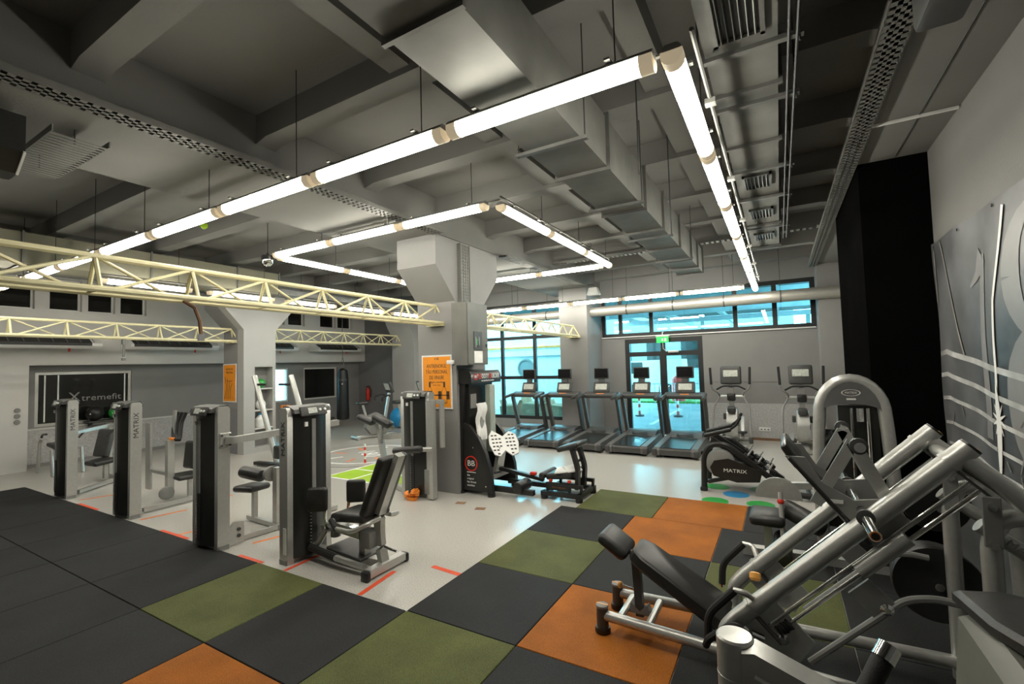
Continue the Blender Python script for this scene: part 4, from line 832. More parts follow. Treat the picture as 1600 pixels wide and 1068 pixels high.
for k, (xx, yy) in enumerate(((1.67, 8.25), (3.02, 8.10))):
    o = ep if k == 0 else copy_tree(ep)
    o.location = (xx, yy, 0); o['label'] = ('elliptical trainer against the grey wall, nearer the glass door', 'elliptical trainer beside the corner column, nearer the arch machine')[k]; o['group'] = 'elliptical trainers'
def make_bike(name, label, loc, rz, tall=False):
    o = thing(name, label, 'exercise bike', loc, rz)
    # rider faces +x
    MB().tube([(-0.55, 0, 0.05), (0.60, 0, 0.05)], 0.045, 8).build('base_tube', 'silver', o)
    for xx in (-0.55, 0.60): MB().tube([(xx, -0.24, 0.05), (xx, 0.24, 0.05)], 0.045, 8).build('stabiliser', 'silver', o)
    MB().prism([(-0.12, 0.10), (-0.28, 0.30), (-0.2, 0.62), (0.05, 0.70), (0.32, 0.55), (0.42, 0.30), (0.30, 0.10)], 'y', -0.09, 0.09).build('body_shell', 'midgrey', o)
    MB().tube([(-0.22, 0, 0.5), (-0.34, 0, 0.95)], 0.035, 8).build('seat_post', 'silver', o)
    MB().rbox((-0.36, 0, 0.98), (0.28, 0.24, 0.09), 0.04, 3).build('saddle', 'vinyl', o)
    MB().tube([(0.30, 0, 0.40), (0.46, 0, 1.22)], 0.045, 8).build('mast', 'silver', o)
    for s in (-1, 1):
        MB().tube([(0.45, s*0.04, 1.12), (0.34, s*0.24, 1.18), (0.12, s*0.25, 1.12), (0.14, s*0.22, 1.02)], 0.02, 8, bend=0.06).build('handlebar', 'grip', o)
        MB().rect([(0.10, s*0.11, 0.34), (0.10+0.14*s, s*0.12, 0.34-0.08*s)], 0.03, 0.03).build('crank', 'black', o)
        MB().rbox((0.10+0.14*s, s*0.18, 0.34-0.08*s), (0.12, 0.09, 0.03), 0.01, 1).build('pedal', 'black', o)
    c = MB().rbox((0.44, 0, 1.38), (0.08, 0.42, 0.32), 0.03, 2, rotm(0, -0.35, 0)).build('console', 'dkgrey', o)
    MB().rbox((0.395, 0, 1.40), (0.012, 0.30, 0.20), 0.005, 1, rotm(0, -0.35, 0)).build('display', 'screen', c)
    return o
make_bike('exercise_bike', 'upright exercise bike with silver frame beside the floor circle', (-7.30, 6.55, 0), 1.25)
make_bike('exercise_bike', 'second upright exercise bike partly hidden behind the pillar machine', (-6.55, 7.15, 0), 1.3)

# ================================================================ BLACK RAIL TRAINER (beside the mats)
o = thing('ski_trainer', 'black inclined rail trainer with white lettering beside the rubber tiles', 'gym machine')
for yy in (4.60, 5.14):
    MB().tube([(1.60, yy, 0.0), (1.62, yy, 0.50), (1.70, yy, 0.68), (1.92, yy, 0.70), (2.52, yy, 0.22), (2.66, yy, 0.08), (2.95, yy, 0.06)], 0.042, 10, bend=0.10).build('arch_frame', 'black', o)
    MB().rbox((1.60, yy, 0.03), (0.10, 0.10, 0.06), 0.015).build('foot', 'black', o)
    MB().rect([(1.66, yy, 0.14), (1.95, yy, 0.22)], 0.05, 0.05).build('brace', 'black', o)
for zz, xx in ((0.55, 1.60), (0.10, 2.62), (0.06, 2.92)): MB().tube([(xx, 4.60, zz), (xx, 5.14, zz)], 0.03, 8).build('cross_tube', 'black', o)
body = MB().prism([(1.74, 0.24), (1.70, 0.36), (1.76, 0.46), (1.95, 0.50), (2.38, 0.36), (2.34, 0.20), (2.05, 0.17)], 'y', 4.55, 5.19).build('body_shell', 'black', o)
text('lettering', 'MATRIX', 0.07, 'white', body, (2.03, 4.547, 0.33), (PI/2, 0, 0), 0.002, width=0.30, label='white lettering')
MB().lathe([(0.20, 0), (0.20, 0.08), (0.16, 0.10)], 28, (1.84, 4.66, 0.42), rotm(PI/2)).build('flywheel', 'midgrey', o)
for yy, dz in ((4.74, 0.0), (5.02, 0.03)):
    MB().rect([(1.72, yy, 0.74+dz), (2.62, yy, 0.14+dz)], 0.07, 0.07).build('slide_rail', 'black', o)
    MB().rbox((1.80, yy, 0.84+dz), (0.40, 0.10, 0.055), 0.02, 2, rotm(0, -0.28, 0)).build('top_arm', 'black', o)
    MB().tube([(1.98, yy, 0.90+dz), (2.06, yy, 0.96+dz), (2.12, yy, 1.08+dz)], 0.02, 8, bend=0.04).build('handle', 'grip', o)
    for k in range(3):
        cx, cz = 2.20+0.13*k, 0.52-0.09*k+dz
        MB().rbox((cx, yy, cz), (0.12, 0.16, 0.05), 0.012, 1, rotm(0.15*(k-1), 0.5, 0.2*k)).build('foot_carriage', 'black', o)
        MB().tube([(cx, yy-0.10, cz+0.03), (cx+0.04, yy+0.10, cz+0.07)], 0.014, 8).build('strap_bar', 'midgrey', o)
        MB().lathe([(0.022, 0), (0.022, 0.03)], 10, (cx-0.02, yy-0.09, cz), rotm(PI/2)).build('knob', ('chrome', 'black', 'white')[k], o)

# ================================================================ ARCH MACHINE
o = thing('arch_weight_machine', 'silver arch framed weight machine in front of the black wall', 'gym machine', (3.205, 2.42, 0))
W_ = 0.245
pts = [(-W_-0.02, 0, 0.02), (-W_-0.03, 0, 0.85), (-W_-0.01, 0, 1.25)] + [(-W_*math.cos(a), 0, 1.40+0.32*math.sin(a)) for a in [PI*(0.06+0.88*k/12) for k in range(13)]] + [(W_+0.01, 0, 1.25), (W_+0.03, 0, 0.85), (W_+0.02, 0, 0.02)]
MB().tube(pts, 0.052, 12).build('arch_frame', 'silver', o)
hp = [(-0.215*math.cos(PI*k/12), 1.43+0.275*math.sin(PI*k/12)) for k in range(13)] + [(0.22*math.cos(PI*k/8), 1.43+0.07*math.sin(PI*k/8)) for k in range(1, 8)]
hpn = MB().prism(hp, 'y', -0.045, 0.03).build('head_panel', 'treadgrey', o)
MB().lathe([(0.072, 0), (0.072, 0.004), (0.064, 0.004), (0.064, 0)], 24, (0.0, -0.046, 1.60), rotm(PI/2) @ Matrix.Diagonal((1, 0.42, 1)), True).build('oval_badge', 'white', hpn)
text('lettering', 'MATRIX', 0.028, 'white', hpn, (0.0, -0.047, 1.60), (PI/2, 0, 0), 0.001, width=0.09)
MB().b(-0.035, 0.035, -0.048, -0.044, 1.535, 1.55).build('badge_line', 'white', hpn)
MB().b(-0.10, 0.20, 0.02, 0.20, 0.10, 1.48).build('rear_shield', 'plastic', o); MB().b(-0.22, -0.03, 0.05, 0.06, 0.35, 1.25).build('smoked_panel', 'darkglass', o)
for xx in (0.0, 0.12): MB().tube([(xx, -0.01, 0.10), (xx, -0.01, 1.46)], 0.014, 8).build('guide_rod', 'chrome', o)
for k in range(14): MB().b(-0.06, 0.18, -0.06, 0.02, 0.12+0.042*k, 0.158+0.042*k).build('weight_plate', 'plate', o)
MB().lathe([(0.03, 0), (0.03, 0.12)], 12, (0.06, -0.02, 1.34)).build('stack_top', 'chrome', o)
pc = MB().b(0.06, 0.20, -0.075, -0.065, 0.66, 0.92).build('instruction_placard', 'black', o)
MB().b(0.12, 0.17, -0.078, -0.075, 0.80, 0.88).build('placard_figure', 'white', pc); MB().b(0.10, 0.125, -0.078, -0.075, 0.82, 0.83).build('placard_arrow', 'red', pc)
for k in range(3): MB().b(0.08, 0.18, -0.077, -0.075, 0.75-0.025*k, 0.757-0.025*k).build('placard_line', 'white', pc)
MB().tube([(W_+0.04, -0.02, 0.82), (W_+0.10, -0.03, 0.80), (W_+0.11, -0.03, 0.62), (W_+0.05, -0.02, 0.58)], 0.022, 8, bend=0.05).build('side_handle', 'silver', o)
MB().b(-W_-0.085, -W_+0.025, -0.055, 0.055, 0.86, 0.875).build('orange_band', 'orange', o); MB().b(-W_-0.07, -W_+0.01, -0.06, -0.052, 0.62, 0.80).build('white_label', 'paper', o)
MB().rect([(-0.95, -0.05, 0.05), (-0.28, 0, 0.05), (0.28, 0, 0.05)], 0.10, 0.08).build('base_beam', 'silver', o)
MB().rect([(-0.34, 0.0, 0.72), (-0.60, -0.02, 0.70)], 0.06, 0.06).build('cross_arm', 'silver', o)
cam_ = MB().prism([(-0.62+0.20*math.cos(PI*k/10), 0.58+0.20*math.sin(PI*k/10)) for k in range(11)], 'y', -0.06, -0.03).build('cam_disc', 'silver', o)
MB().rbox((-0.72, -0.12, 0.42), (0.30, 0.40, 0.10), 0.045, 3).build('seat', 'vinyl', o)
MB().rect([(-0.72, -0.1, 0.05), (-0.72, -0.1, 0.38)], 0.07, 0.07).build('seat_post', 'silver', o)
MB().tube([(-0.60, -0.20, 0.68), (-0.595, -0.28, 0.30)], 0.022, 8).build('swing_arm', 'silver', o)
MB().lathe([(0.001, -0.03), (0.024, -0.018), (0.03, 0), (0.024, 0.018), (0.001, 0.03)], 12, (-0.60, -0.22, 0.60)).build('knob', 'red', o)
roller(o, (-0.60, -0.46, 0.14), (-0.60, -0.12, 0.26), 0.075); roller(o, (-0.58, -0.10, 0.52), (-0.28, -0.30, 0.42), 0.085)

# ================================================================ LEG PRESS
o = thing('leg_press', 'large silver plate loaded leg press with inclined rails in the foreground', 'gym machine')
YN, YFAR, YC = 0.30, 0.92, 0.61
for yy in (0.43, 0.79):
    MB().lathe([(0.052, 0.015), (0.056, 0.03), (0.052, 0.055)], 16, (1.475, yy, 0)).build('rubber_foot', 'black', o)
    MB().lathe([(0.042, 0.055), (0.042, 0.19)], 16, (1.475, yy, 0)).build('foot_post', 'dkgrey', o)
    c = MB().lathe([(0.044, 0.19), (0.044, 0.205), (0.035, 0.21)], 16, (1.475, yy, 0)).build('foot_cap', 'midgrey', o)
    MB().b(1.433, 1.517, yy-0.006, yy+0.006, 0.2095, 0.2115).build('cap_stripe', 'knob', c)
    MB().tube([(1.50, yy, 0.135), (3.72, 0.30 if yy < 0.6 else 0.92, 0.12)], 0.036, 12).build('base_rail', 'silver', o)
for xx in (1.60, 1.80): MB().tube([(xx, 0.43, 0.135), (xx, 0.79, 0.135)], 0.026, 10).build('cross_tube', 'silver', o)
MB().prism([(1.62, 0.12), (1.78, 0.12), (1.76, 0.19), (1.70, 0.14), (1.64, 0.19)], 'y', 0.58, 0.64).build('post_saddle', 'midgrey', o)
MB().rect([(1.70, 0.61, 0.10), (1.68, 0.61, 0.50)], 0.055, 0.055).build('adjuster_post', 'dkgrey', o)
MB().tube([(1.66, 0.61, 0.27), (1.57, 0.60, 0.29)], 0.010, 8).build('pull_pin', 'chrome', o); MB().lathe([(0.015, 0), (0.024, 0.01), (0.024, 0.025), (0.01, 0.035)], 12, (1.575, 0.60, 0.29), rotm(0, -PI/2, 0)).build('pin_knob', 'knob', o)
A_ = 0.52
MB().rbox((1.54, YC, 0.60), (0.24, 0.30, 0.085), 0.045, 4, rotm(0, A_+0.06, 0)).build('head_pad', 'vinyl', o)
MB().rbox((1.655, YC, 0.535), (0.10, 0.05, 0.03), 0.01, 1, rotm(0, A_, 0)).build('head_bracket', 'black', o)
bpad = MB(); n = 12
outl = [(-0.36, -0.10), (-0.34, -0.14), (-0.28, -0.165), (0.30, -0.18), (0.34, -0.15), (0.34, 0.15), (0.30, 0.18), (-0.28, 0.165), (-0.34, 0.14), (-0.36, 0.10)]
for zz0, zz1, k0, k1 in ((-0.045, -0.03, 0.94, 1.0), (-0.03, 0.03, 1.0, 1.0), (0.03, 0.045, 1.0, 0.93)):
    lo = [Vector((x*k0, y*k0, zz0)) for x, y in outl]; hi = [Vector((x*k1, y*k1, zz1)) for x, y in outl]; m_ = len(outl)
    bpad.add(lo+hi, [(k, (k+1) % m_, (k+1) % m_+m_, k+m_) for k in range(m_)] + ([tuple(range(m_))[::-1]] if zz0 < -0.04 else []) + ([tuple(range(m_, 2*m_))] if zz1 > 0.04 else []))
xf(bpad, Matrix.Translation((1.99, YC, 0.40)) @ Matrix.Rotation(A_, 4, 'Y')).build('back_pad', 'vinyl', o)
MB().rect([(1.70, YC, 0.46), (2.25, YC, 0.13)], 0.06, 0.04).build('back_support', 'black', o)
MB().rbox((2.40, YC, 0.20), (0.28, 0.34, 0.08), 0.035, 3, rotm(0, -0.15, 0)).build('seat', 'vinyl', o)
U = Vector((0.7071, 0, 0.7071)); Wp = Vector((0.7071, 0, -0.7071))
for yy, s in ((YN, -1), (YFAR, 1)):
    P0 = Vector((2.36, yy, 0.38)); P1 = Vector((3.45, yy, 1.47))
    MB().tube([(2.30, yy, 0.02), (2.30, yy, 0.30), P0, P1], 0.050, 16, bend=0.10).build('main_rail', 'silver', o)
    c = MB().tube([P1-U*0.002, P1+U*0.012], 0.048, 16).build('rail_cap', 'black', o); MB().tube([P1+U*0.012+Vector((0.02, 0, -0.02)), P1+U*0.016+Vector((0.02, 0, -0.02))], 0.012, 8).build('cap_mark', 'knob', c)
    for t in (0.12, 1.42): MB().tube([P0+U*t, P0+U*(t+0.02)], 0.056, 16).build('collar', 'silver', o)
    for t in (0.12, 1.42): MB().rect([P0+U*t+Wp*0.04, P0+U*t+Wp*0.21], 0.09, 0.012, U).build('rod_bracket', 'dkgrey', o)
    for dd in (0.115, 0.165): MB().tube([P0+U*0.13+Wp*dd, P0+U*1.42+Wp*dd], 0.012, 10).build('guide_rod', 'chrome', o)
    MB().tube([P0+U*0.72+Wp*0.15, P0+U*1.02+Wp*0.15], 0.044, 14).build('carriage_sleeve', 'silver', o)
    for k in range(5): MB().tube([P0+U*(0.15+0.018*k)+Wp*0.165, P0+U*(0.162+0.018*k)+Wp*0.165], 0.034-0.004*(k % 2), 12).build('rubber_buffer', 'black', o)
    # lower side plate, with a pivot bolt
    pp = [(0.02, 0.05), (0.26, 0.05), (0.26, 0.30), (0.10, 0.34), (0.02, 0.22)]
    pl = MB(); pv = [P0 + U*a + Wp*b_ for a, b_ in pp]
    pl.add([v + Vector((0, -0.008, 0)) for v in pv] + [v + Vector((0, 0.008, 0)) for v in pv], [tuple(range(5)), tuple(range(5, 10))[::-1]] + [(k, k+5, (k+1) % 5+5, (k+1) % 5) for k in range(5)])
    sp2 = pl.build('side_plate', 'silver', o)
    MB().lathe([(0.034, 0), (0.034, 0.012), (0.02, 0.014), (0.015, 0.026)], 16, P0+U*0.14+Wp*0.20+Vector((0, -0.008, 0)), rotm(PI/2)).build('pivot_bolt', 'chrome', sp2)
    # stop lever linkage
    a0, a1 = P0+U*0.16+Wp*0.36, P0+U*0.78+Wp*0.36
    MB().tube([a0, a1, a1+Vector((0.12, 0, 0.03)), a1+Vector((0.22, 0, 0.02))], 0.018, 8, bend=0.05).build('stop_lever', 'midgrey', o)
    MB().rect([P0+U*0.66+Wp*0.20, P0+U*0.66+Wp*0.36], 0.02, 0.13, U).build('stop_plate', 'midgrey', o)
    MB().lathe([(0.030, 0), (0.030, 0.014), (0.014, 0.03)], 16, P0+U*0.68+Wp*0.34+Vector((0, -0.02, 0)), rotm(PI/2)).build('pivot_bolt', 'chrome', o)
    # grips
    gy = yy + s*0.08
    MB().tube([(2.46, yy, 0.52), (2.43, gy, 0.58), (2.36, gy, 0.585)], 0.017, 10, bend=0.04).build('grip_stem', 'silver', o)
    MB().tube([(2.37, gy, 0.588), (2.22, gy, 0.42), (2.21, gy, 0.27)], 0.024, 10, bend=0.06).build('hand_grip', 'grip', o)
    MB().tube([(2.21, gy, 0.272), (2.21, gy, 0.25)], 0.021, 10).build('grip_end', 'chrome', o)
    MB().tube([(3.41, yy, 1.42), (3.62, yy, 1.24), (3.78, yy, 1.00), (3.80, yy, 0.02)], 0.045, 12, bend=0.18).build('rear_leg', 'silver', o)
    MB().tube([(3.50, yy, 0.02), (3.50, yy, 1.02), (3.54, yy, 1.14), (3.66, yy, 1.16)], 0.040, 12, bend=0.12).build('upright', 'silver', o)
    MB().rbox((3.50, yy-0.045, 1.13), (0.07, 0.012, 0.24), 0.004, 1).build('joint_plate', 'midgrey', o)
    for zz in (1.02, 1.20): MB().lathe([(0.018, 0), (0.018, 0.012)], 12, (3.50, yy-0.05, zz), rotm(PI/2)).build('bolt', 'chrome', o)
    MB().tube([(3.46, yy, 1.10), (3.80, yy, 0.86)], 0.036, 12).build('diagonal_brace', 'silver', o)
text('lettering', 'MATRIX', 0.05, 'midgrey', o, (3.63, 0.263, 0.985), (PI/2, 0.61, 0), 0.001, width=0.20)
for xx, zz in ((3.45, 1.36), (2.30, 0.06), (3.80, 0.06), (3.50, 0.06)): MB().tube([(xx, YN, zz), (xx, YFAR, zz)], 0.036, 12).build('cross_tube', 'silver', o)
MB().tube([(2.42, 0.20, 0.36), (2.36, 0.16, 0.42), (2.22, 0.16, 0.30), (2.20, 0.20, 0.24)], 0.022, 8, bend=0.05).build('release_handle', 'grip', o); MB().tube([(2.50, YN-0.05, 0.33), (2.44, YN-0.08, 0.36)], 0.022, 10).build('release_stem', 'chrome', o)
MB().lathe([(0.022, 0), (0.032, 0.012), (0.032, 0.04), (0.02, 0.048)], 14, Vector((2.47, YN+0.07, 0.60)), rotm(-0.5, 0.0, 0)).build('lock_knob', 'knob', o)
# carriage: foot plate across the rails, gussets, A-frame and weight horns
ctr = Vector((2.86, YC, 1.13))
MB().rbox(ctr, (0.58, 0.52, 0.022), 0.008, 1, rotm(0, PI/4+0.10, 0)).build('foot_plate', 'black', o)
MB().rbox(ctr+Vector((-0.165, 0, 0.225)), (0.16, 0.46, 0.05), 0.022, 3, rotm(0, PI/4+0.25, 0)).build('foot_plate_lip', 'plastic', o)
for yy in (0.37, 0.85):
    pp = [(2.66, 1.36), (2.76, 1.36), (2.84, 1.22), (2.98, 1.14), (3.10, 1.16), (3.22, 1.06), (3.06, 0.90), (2.98, 0.95)]
    g = MB().prism(pp, 'y', yy-0.008, yy+0.008).build('gusset', 'midgrey', o)
    MB().lathe([(0.018, 0), (0.018, 0.01)], 12, (3.0, yy-0.008, 1.07), rotm(PI/2)).build('bolt', 'chrome', g)
    MB().b(2.86, 2.93, yy-0.012, yy-0.007, 1.115, 1.135).build('maker_plate', 'white', g)
    MB().rect([(2.99, yy, 1.46), (2.80, yy, 1.10)], 0.06, 0.014, (0, 1, 0)).build('frame_bar', 'silver', o); MB().rect([(2.99, yy, 1.46), (3.19, yy, 1.02)], 0.065, 0.014, (0, 1, 0)).build('frame_bar', 'silver', o)
for yc, s in ((0.34, -1), (0.88, 1)):
    for (hx, hz, L_) in ((3.01, 1.09, 0.40), (3.00, 1.46, 0.16)):
        h = MB().tube([(hx, yc, hz), (hx, yc+s*L_, hz)], 0.026, 14).build('weight_horn', 'chrome', o)
        MB().tube([(hx, yc+s*0.10, hz), (hx, yc+s*0.125, hz)], 0.042, 16).build('horn_collar', 'dkgrey', h)
        if hz > 1.3: continue
        MB().tube([(hx, yc+s*(L_-0.001), hz), (hx, yc+s*(L_+0.003), hz)], 0.022, 14).build('horn_end_ring', 'orange', h); MB().tube([(hx, yc+s*L_, hz), (hx, yc+s*(L_+0.005), hz)], 0.017, 14).build('horn_bore', 'black', h)
MB().tube([(3.01, 0.36, 1.09), (3.01, 0.86, 1.09)], 0.024, 12).build('horn_shaft', 'chrome', o)
def plate(label, c, r, num, axis=0.0):
    t = thing('weight_plate', label, 'weight plate', c, axis, group='plates stored on the leg press')
    MB().lathe([(0.03, -0.02), (0.05, -0.025), (0.06, -0.012), (r*0.72, -0.012), (r*0.80, -0.03), (r*0.98, -0.03), (r, -0.02), (r, 0.02), (r*0.98, 0.03), (0.03, 0.03)], 32, (0, 0, 0), rotm(PI/2)).build('disc', 'plate', t)
    for k in range(3):
        a = 2*PI*k/3+0.5; MB().tube([(r*0.46*math.cos(a+d), 0.016+0.0, r*0.46*math.sin(a+d)) for d in (-0.45, -0.22, 0, 0.22, 0.45)], 0.016, 6).build('grip_slot', 'dkgrey', t)
    text('lettering', num, r*0.24, 'midgrey', t, (0, -0.001, 0), (PI/2, 0, 0), 0.001).location = (-r*0.35, -0.0135-0.0, r*0.38)
for k, (yy, num) in enumerate(((0.86, '25'), (0.93, '25'), (1.00, '20'))):
    plate(('nearest black weight plate marked 25 stored on the leg press horn', 'middle black weight plate stored on the leg press horn', 'rear black weight plate stored on the leg press horn')[k], (3.43, yy+0.12, 0.53), 0.225 - 0.01*k, num)
MB().tube([(3.43, 0.92, 0.53), (3.43, 1.24, 0.53)], 0.024, 12).build('storage_horn', 'chrome', o)
plate('black weight plate marked 20 on the upper storage horn of the leg press', (3.46, 1.06, 1.0), 0.17, '20')
MB().tube([(3.46, 0.92, 1.0), (3.46, 1.14, 1.0)], 0.024, 12).build('storage_horn', 'chrome', o)

# ================================================================ FOREGROUND MACHINE AT THE BOTTOM EDGE
o = thing('foreground_machine', 'silver post and arm of a machine cut off by the bottom edge', 'gym machine')
MB().lathe([(0.062, 0.0), (0.062, 0.80), (0.0635, 0.802), (0.0635, 0.81), (0.062, 0.812), (0.062, 0.935), (0.056, 0.942), (0.001, 0.944)], 28, (2.475, -0.95, 0.012)).build('post', 'silver', o)
am = MB(); am.prism([(2.50, 0.935), (2.54, 0.945), (2.90, 0.82), (3.02, 0.66), (2.92, 0.58), (2.50, 0.68)], 'y', -1.03, -0.93); am.build('swing_arm', 'silver', o)
MB().rect([(2.54, -1.034, 0.875), (2.90, -1.034, 0.75)], 0.008, 0.012).build('arm_seam', 'white', o)
MB().tube([(2.85, -0.93, 0.86), (2.915, -0.86, 0.96)], 0.030, 14).build('hand_grip', 'grip', o); MB().tube([(2.905, -0.872, 0.945), (2.93, -0.845, 0.98)], 0.033, 16).build('grip_cap', 'chrome', o)
MB().rbox((2.80, -0.94, 0.80), (0.10, 0.09, 0.09), 0.02, 2).build('grip_clamp', 'silver', o); MB().rect([(2.92, -0.98, 0.03), (2.92, -0.98, 0.66)], 0.08, 0.06).build('support_leg', 'silver', o)
MB().rbox((2.70, -1.0, 0.04), (0.75, 0.12, 0.06), 0.02, 2).build('base', 'silver', o)
o = thing('machine_shroud', 'dark padded seat on a pale grey shroud cut off by the right edge', 'gym machine')
sh = MB(); sh.prism([(3.13, 0.02), (3.20, 0.94), (3.26, 0.97), (3.72, 0.85), (3.74, 0.02)], 'y', -0.95, -0.42); sh.build('shroud', mat('olive_grey_shroud', (0.13, 0.13, 0.11), 0.5, var=0.08), o)
sp3 = MB(); ns = 14
ol = [(3.20, -0.36), (3.34, -0.31), (3.55, -0.36), (3.74, -0.52), (3.76, -0.85), (3.60, -1.0), (3.36, -0.86), (3.24, -0.60)]
cx_, cy_ = 3.48, -0.64
lv = []
for kk, zz in ((0.90, 0.955), (1.0, 0.975), (1.0, 1.005), (0.93, 1.025), (0.70, 1.035)): lv.append([Vector((cx_+(x-cx_)*kk, cy_+(y-cy_)*kk, zz)) for x, y in ol])
m_ = len(ol); vsx = [v for l in lv for v in l]
sp3.add(vsx, [(i*m_+k, i*m_+(k+1) % m_, (i+1)*m_+(k+1) % m_, (i+1)*m_+k) for i in range(len(lv)-1) for k in range(m_)] + [tuple(range(m_))[::-1], tuple(range((len(lv)-1)*m_, len(lv)*m_))])
sp3.build('seat_pad', 'vinyl', o)
# ================================================================ WALL ITEMS
# electrical cabinet on the central pillar
o = thing('electrical_cabinet', 'grey steel electrical cabinet mounted on the central pillar', 'cabinet')
MB().b(-1.64, -1.36, 2.80, 3.36, 1.95, 2.90).build('body', 'galv', o)
MB().b(-1.36, -1.348, 2.815, 3.345, 1.965, 2.885).build('door', 'galv', o)
MB().rbox((-1.343, 3.30, 2.25), (0.012, 0.03, 0.05), 0.004, 1).build('lock', 'black', o)
o = thing('wall_calendar', 'small dark photo calendar with white sheet on the cabinet door', 'calendar')
MB().b(-1.347, -1.340, 2.96, 3.18, 2.18, 2.46).build('picture', 'dkgrey', o); MB().b(-1.347, -1.338, 2.96, 3.18, 1.98, 2.16).build('date_sheet', 'paper', o)
for k in range(4): MB().b(-1.3399, -1.3375, 2.99+0.03*k, 3.02+0.03*k, 2.22+0.03*(k % 2), 2.38-0.03*(k % 3)).build('picture_shape', ('midgrey', 'green', 'black', 'midgrey')[k], o)
MB().rbox((-1.66, 2.78, 2.0), (0.12, 0.06, 0.06), 0.01, 1).build('junction_box', 'white', label='small white junction box below the cabinet', cat='junction box')
# large orange poster
def poster(name, label, T, w_, h_, lines, bottles):
    o = thing(name, label, 'poster'); o.matrix_world = T      # local x right, z up, facing -y
    MB().b(-w_/2, w_/2, -0.012, 0, -h_/2, h_/2).build('backing', 'white', o)
    MB().b(-w_/2+0.025, w_/2-0.025, -0.015, -0.012, -h_/2+0.025, h_/2-0.025).build('print', 'poster', o)
    for k, (s_, z_, sz, wd) in enumerate(lines): text('lettering', s_, sz, 'ink', o, (0, -0.0155, z_), (PI/2, 0, 0), 0.0008, width=wd)
    if bottles:
        for xx in (-0.14, 0.15):
            MB().prism([(xx-0.05, -0.33), (xx-0.05, -0.15), (xx-0.018, -0.09), (xx-0.018, 0.0), (xx+0.018, 0.0), (xx+0.018, -0.09), (xx+0.05, -0.15), (xx+0.05, -0.33)], 'y', -0.0165, -0.0155).build('bottle_drawing', 'ink', o)
            MB().prism([(xx-0.042, -0.32), (xx-0.042, -0.15), (xx-0.011, -0.085), (xx+0.011, -0.085), (xx+0.042, -0.15), (xx+0.042, -0.32)], 'y', -0.0175, -0.0166).build('bottle_fill', 'poster', o)
        MB().b(-0.25, 0.25, -0.018, -0.0165, -0.215, -0.20).build('dumbbell_bar', 'ink', o)
        for xx in (-0.22, 0.06, 0.22): MB().b(xx-0.03, xx+0.03, -0.018, -0.0165, -0.27, -0.145).build('dumbbell_plate', 'ink', o)
    return o
poster('orange_poster', 'tall orange poster with dark lettering in a white frame on the central pillar', Matrix.Translation((-2.02, 2.898, 1.70)), 0.60, 0.84,
       [('18', 0.36, 0.05, 0.08), ('ANTRENORUL', 0.245, 0.085, 0.40), ('TĂU PERSONAL', 0.155, 0.085, 0.44), ('DE VINURI', 0.065, 0.085, 0.28), ('18gym.winebar', -0.005, 0.04, 0.30), ('wine bar', -0.05, 0.03, 0.16)], True)
p_ = poster('small_orange_poster', 'small orange poster with line drawing on the pale pillar', Matrix.Translation((-8.87, 3.448, 1.68)), 0.56, 0.92,
       [('ANTRENOR', 0.33, 0.07, 0.30), ('PERSONAL', 0.25, 0.07, 0.30), ('de vinuri', 0.05, 0.05, 0.24)], False)
for k in range(4): MB().tube([(-0.2+0.08*k, -0.0165, -0.38), (-0.12+0.06*k, -0.0165, -0.12), (-0.18+0.10*k, -0.0165, 0.14-0.05*k)], 0.006, 5, bend=0.08).build('line_drawing', 'ink', p_)
# air conditioners
for k, (a, b_) in enumerate(((-1.4, 1.53), (2.06, 4.02), (5.0, 6.42), (7.15, 8.93))):
    o = thing('air_conditioner', 'white under-ceiling air conditioner on the left wall, %s from the left' % ORD[k], 'air conditioner', group='air conditioners')
    MB().prism([(XL, 2.55), (XL+0.50, 2.55), (XL+0.55, 2.60), (XL+0.55, 2.66), (XL+0.30, 2.80), (XL, 2.80)], 'y', a, b_).build('casing', 'white', o)
    MB().prism([(XL+0.553, 2.605), (XL+0.555, 2.665), (XL+0.33, 2.795), (XL+0.325, 2.785)], 'y', a+0.06, b_-0.18).build('outlet_grille', 'black', o)
    for j in range(int((b_-a)/0.22)): MB().box((XL+0.45, a+0.15+0.22*j, 2.735), (0.22, 0.008, 0.012), rotm(0, 0.53, 0)).build('grille_fin', 'midgrey', o)
    MB().tube([(XL+0.35, b_-0.5, 2.56), (XL+0.35, b_-0.5, 2.48)], 0.02, 6).build('drain_tag', 'red', o)
# vent holes, socket, switches
o = thing('wall_socket', 'white triple socket low on the grey wall between the ellipticals', 'socket', (2.28, YF-0.014, 0.26))
MB().rbox((0, -0.006, 0), (0.24, 0.02, 0.09), 0.008, 1).build('plate', 'white', o)
for k in (-1, 0, 1): MB().lathe([(0.02, 0), (0.02, 0.004)], 12, (0.07*k, -0.016, 0), rotm(PI/2)).build('outlet', 'midgrey', o)
o = thing('exit_sign', 'green lit emergency exit sign above the glass door', 'exit sign', (0.05, YF-0.10, 2.50))
MB().rbox((0, 0, 0.07), (0.34, 0.06, 0.04), 0.01, 1).build('housing', 'white', o); MB().b(-0.15, 0.15, -0.006, 0.006, -0.10, 0.05).build('sign_panel', 'exit', o)
MB().b(-0.02, 0.02, -0.008, -0.006, -0.06, 0.01).build('running_figure', 'white', o); MB().b(0.05, 0.10, -0.008, -0.006, -0.07, 0.02).build('door_symbol', 'white', o)
MB().tube([(0, 0.02, 0.09), (0, 0.02, 0.16), (0, 0.10, 0.18)], 0.012, 6).build('bracket', 'white', o); MB().tube([(0, 0.03, -0.1), (0.0, 0.04, -0.25), (0.08, 0.05, -0.33)], 0.008, 6).build('cable', 'white', o)
o = thing('wall_switch', 'grey round wall switches on the white pier at the left', 'switch', (XL+0.006, 0.34, 1.15))
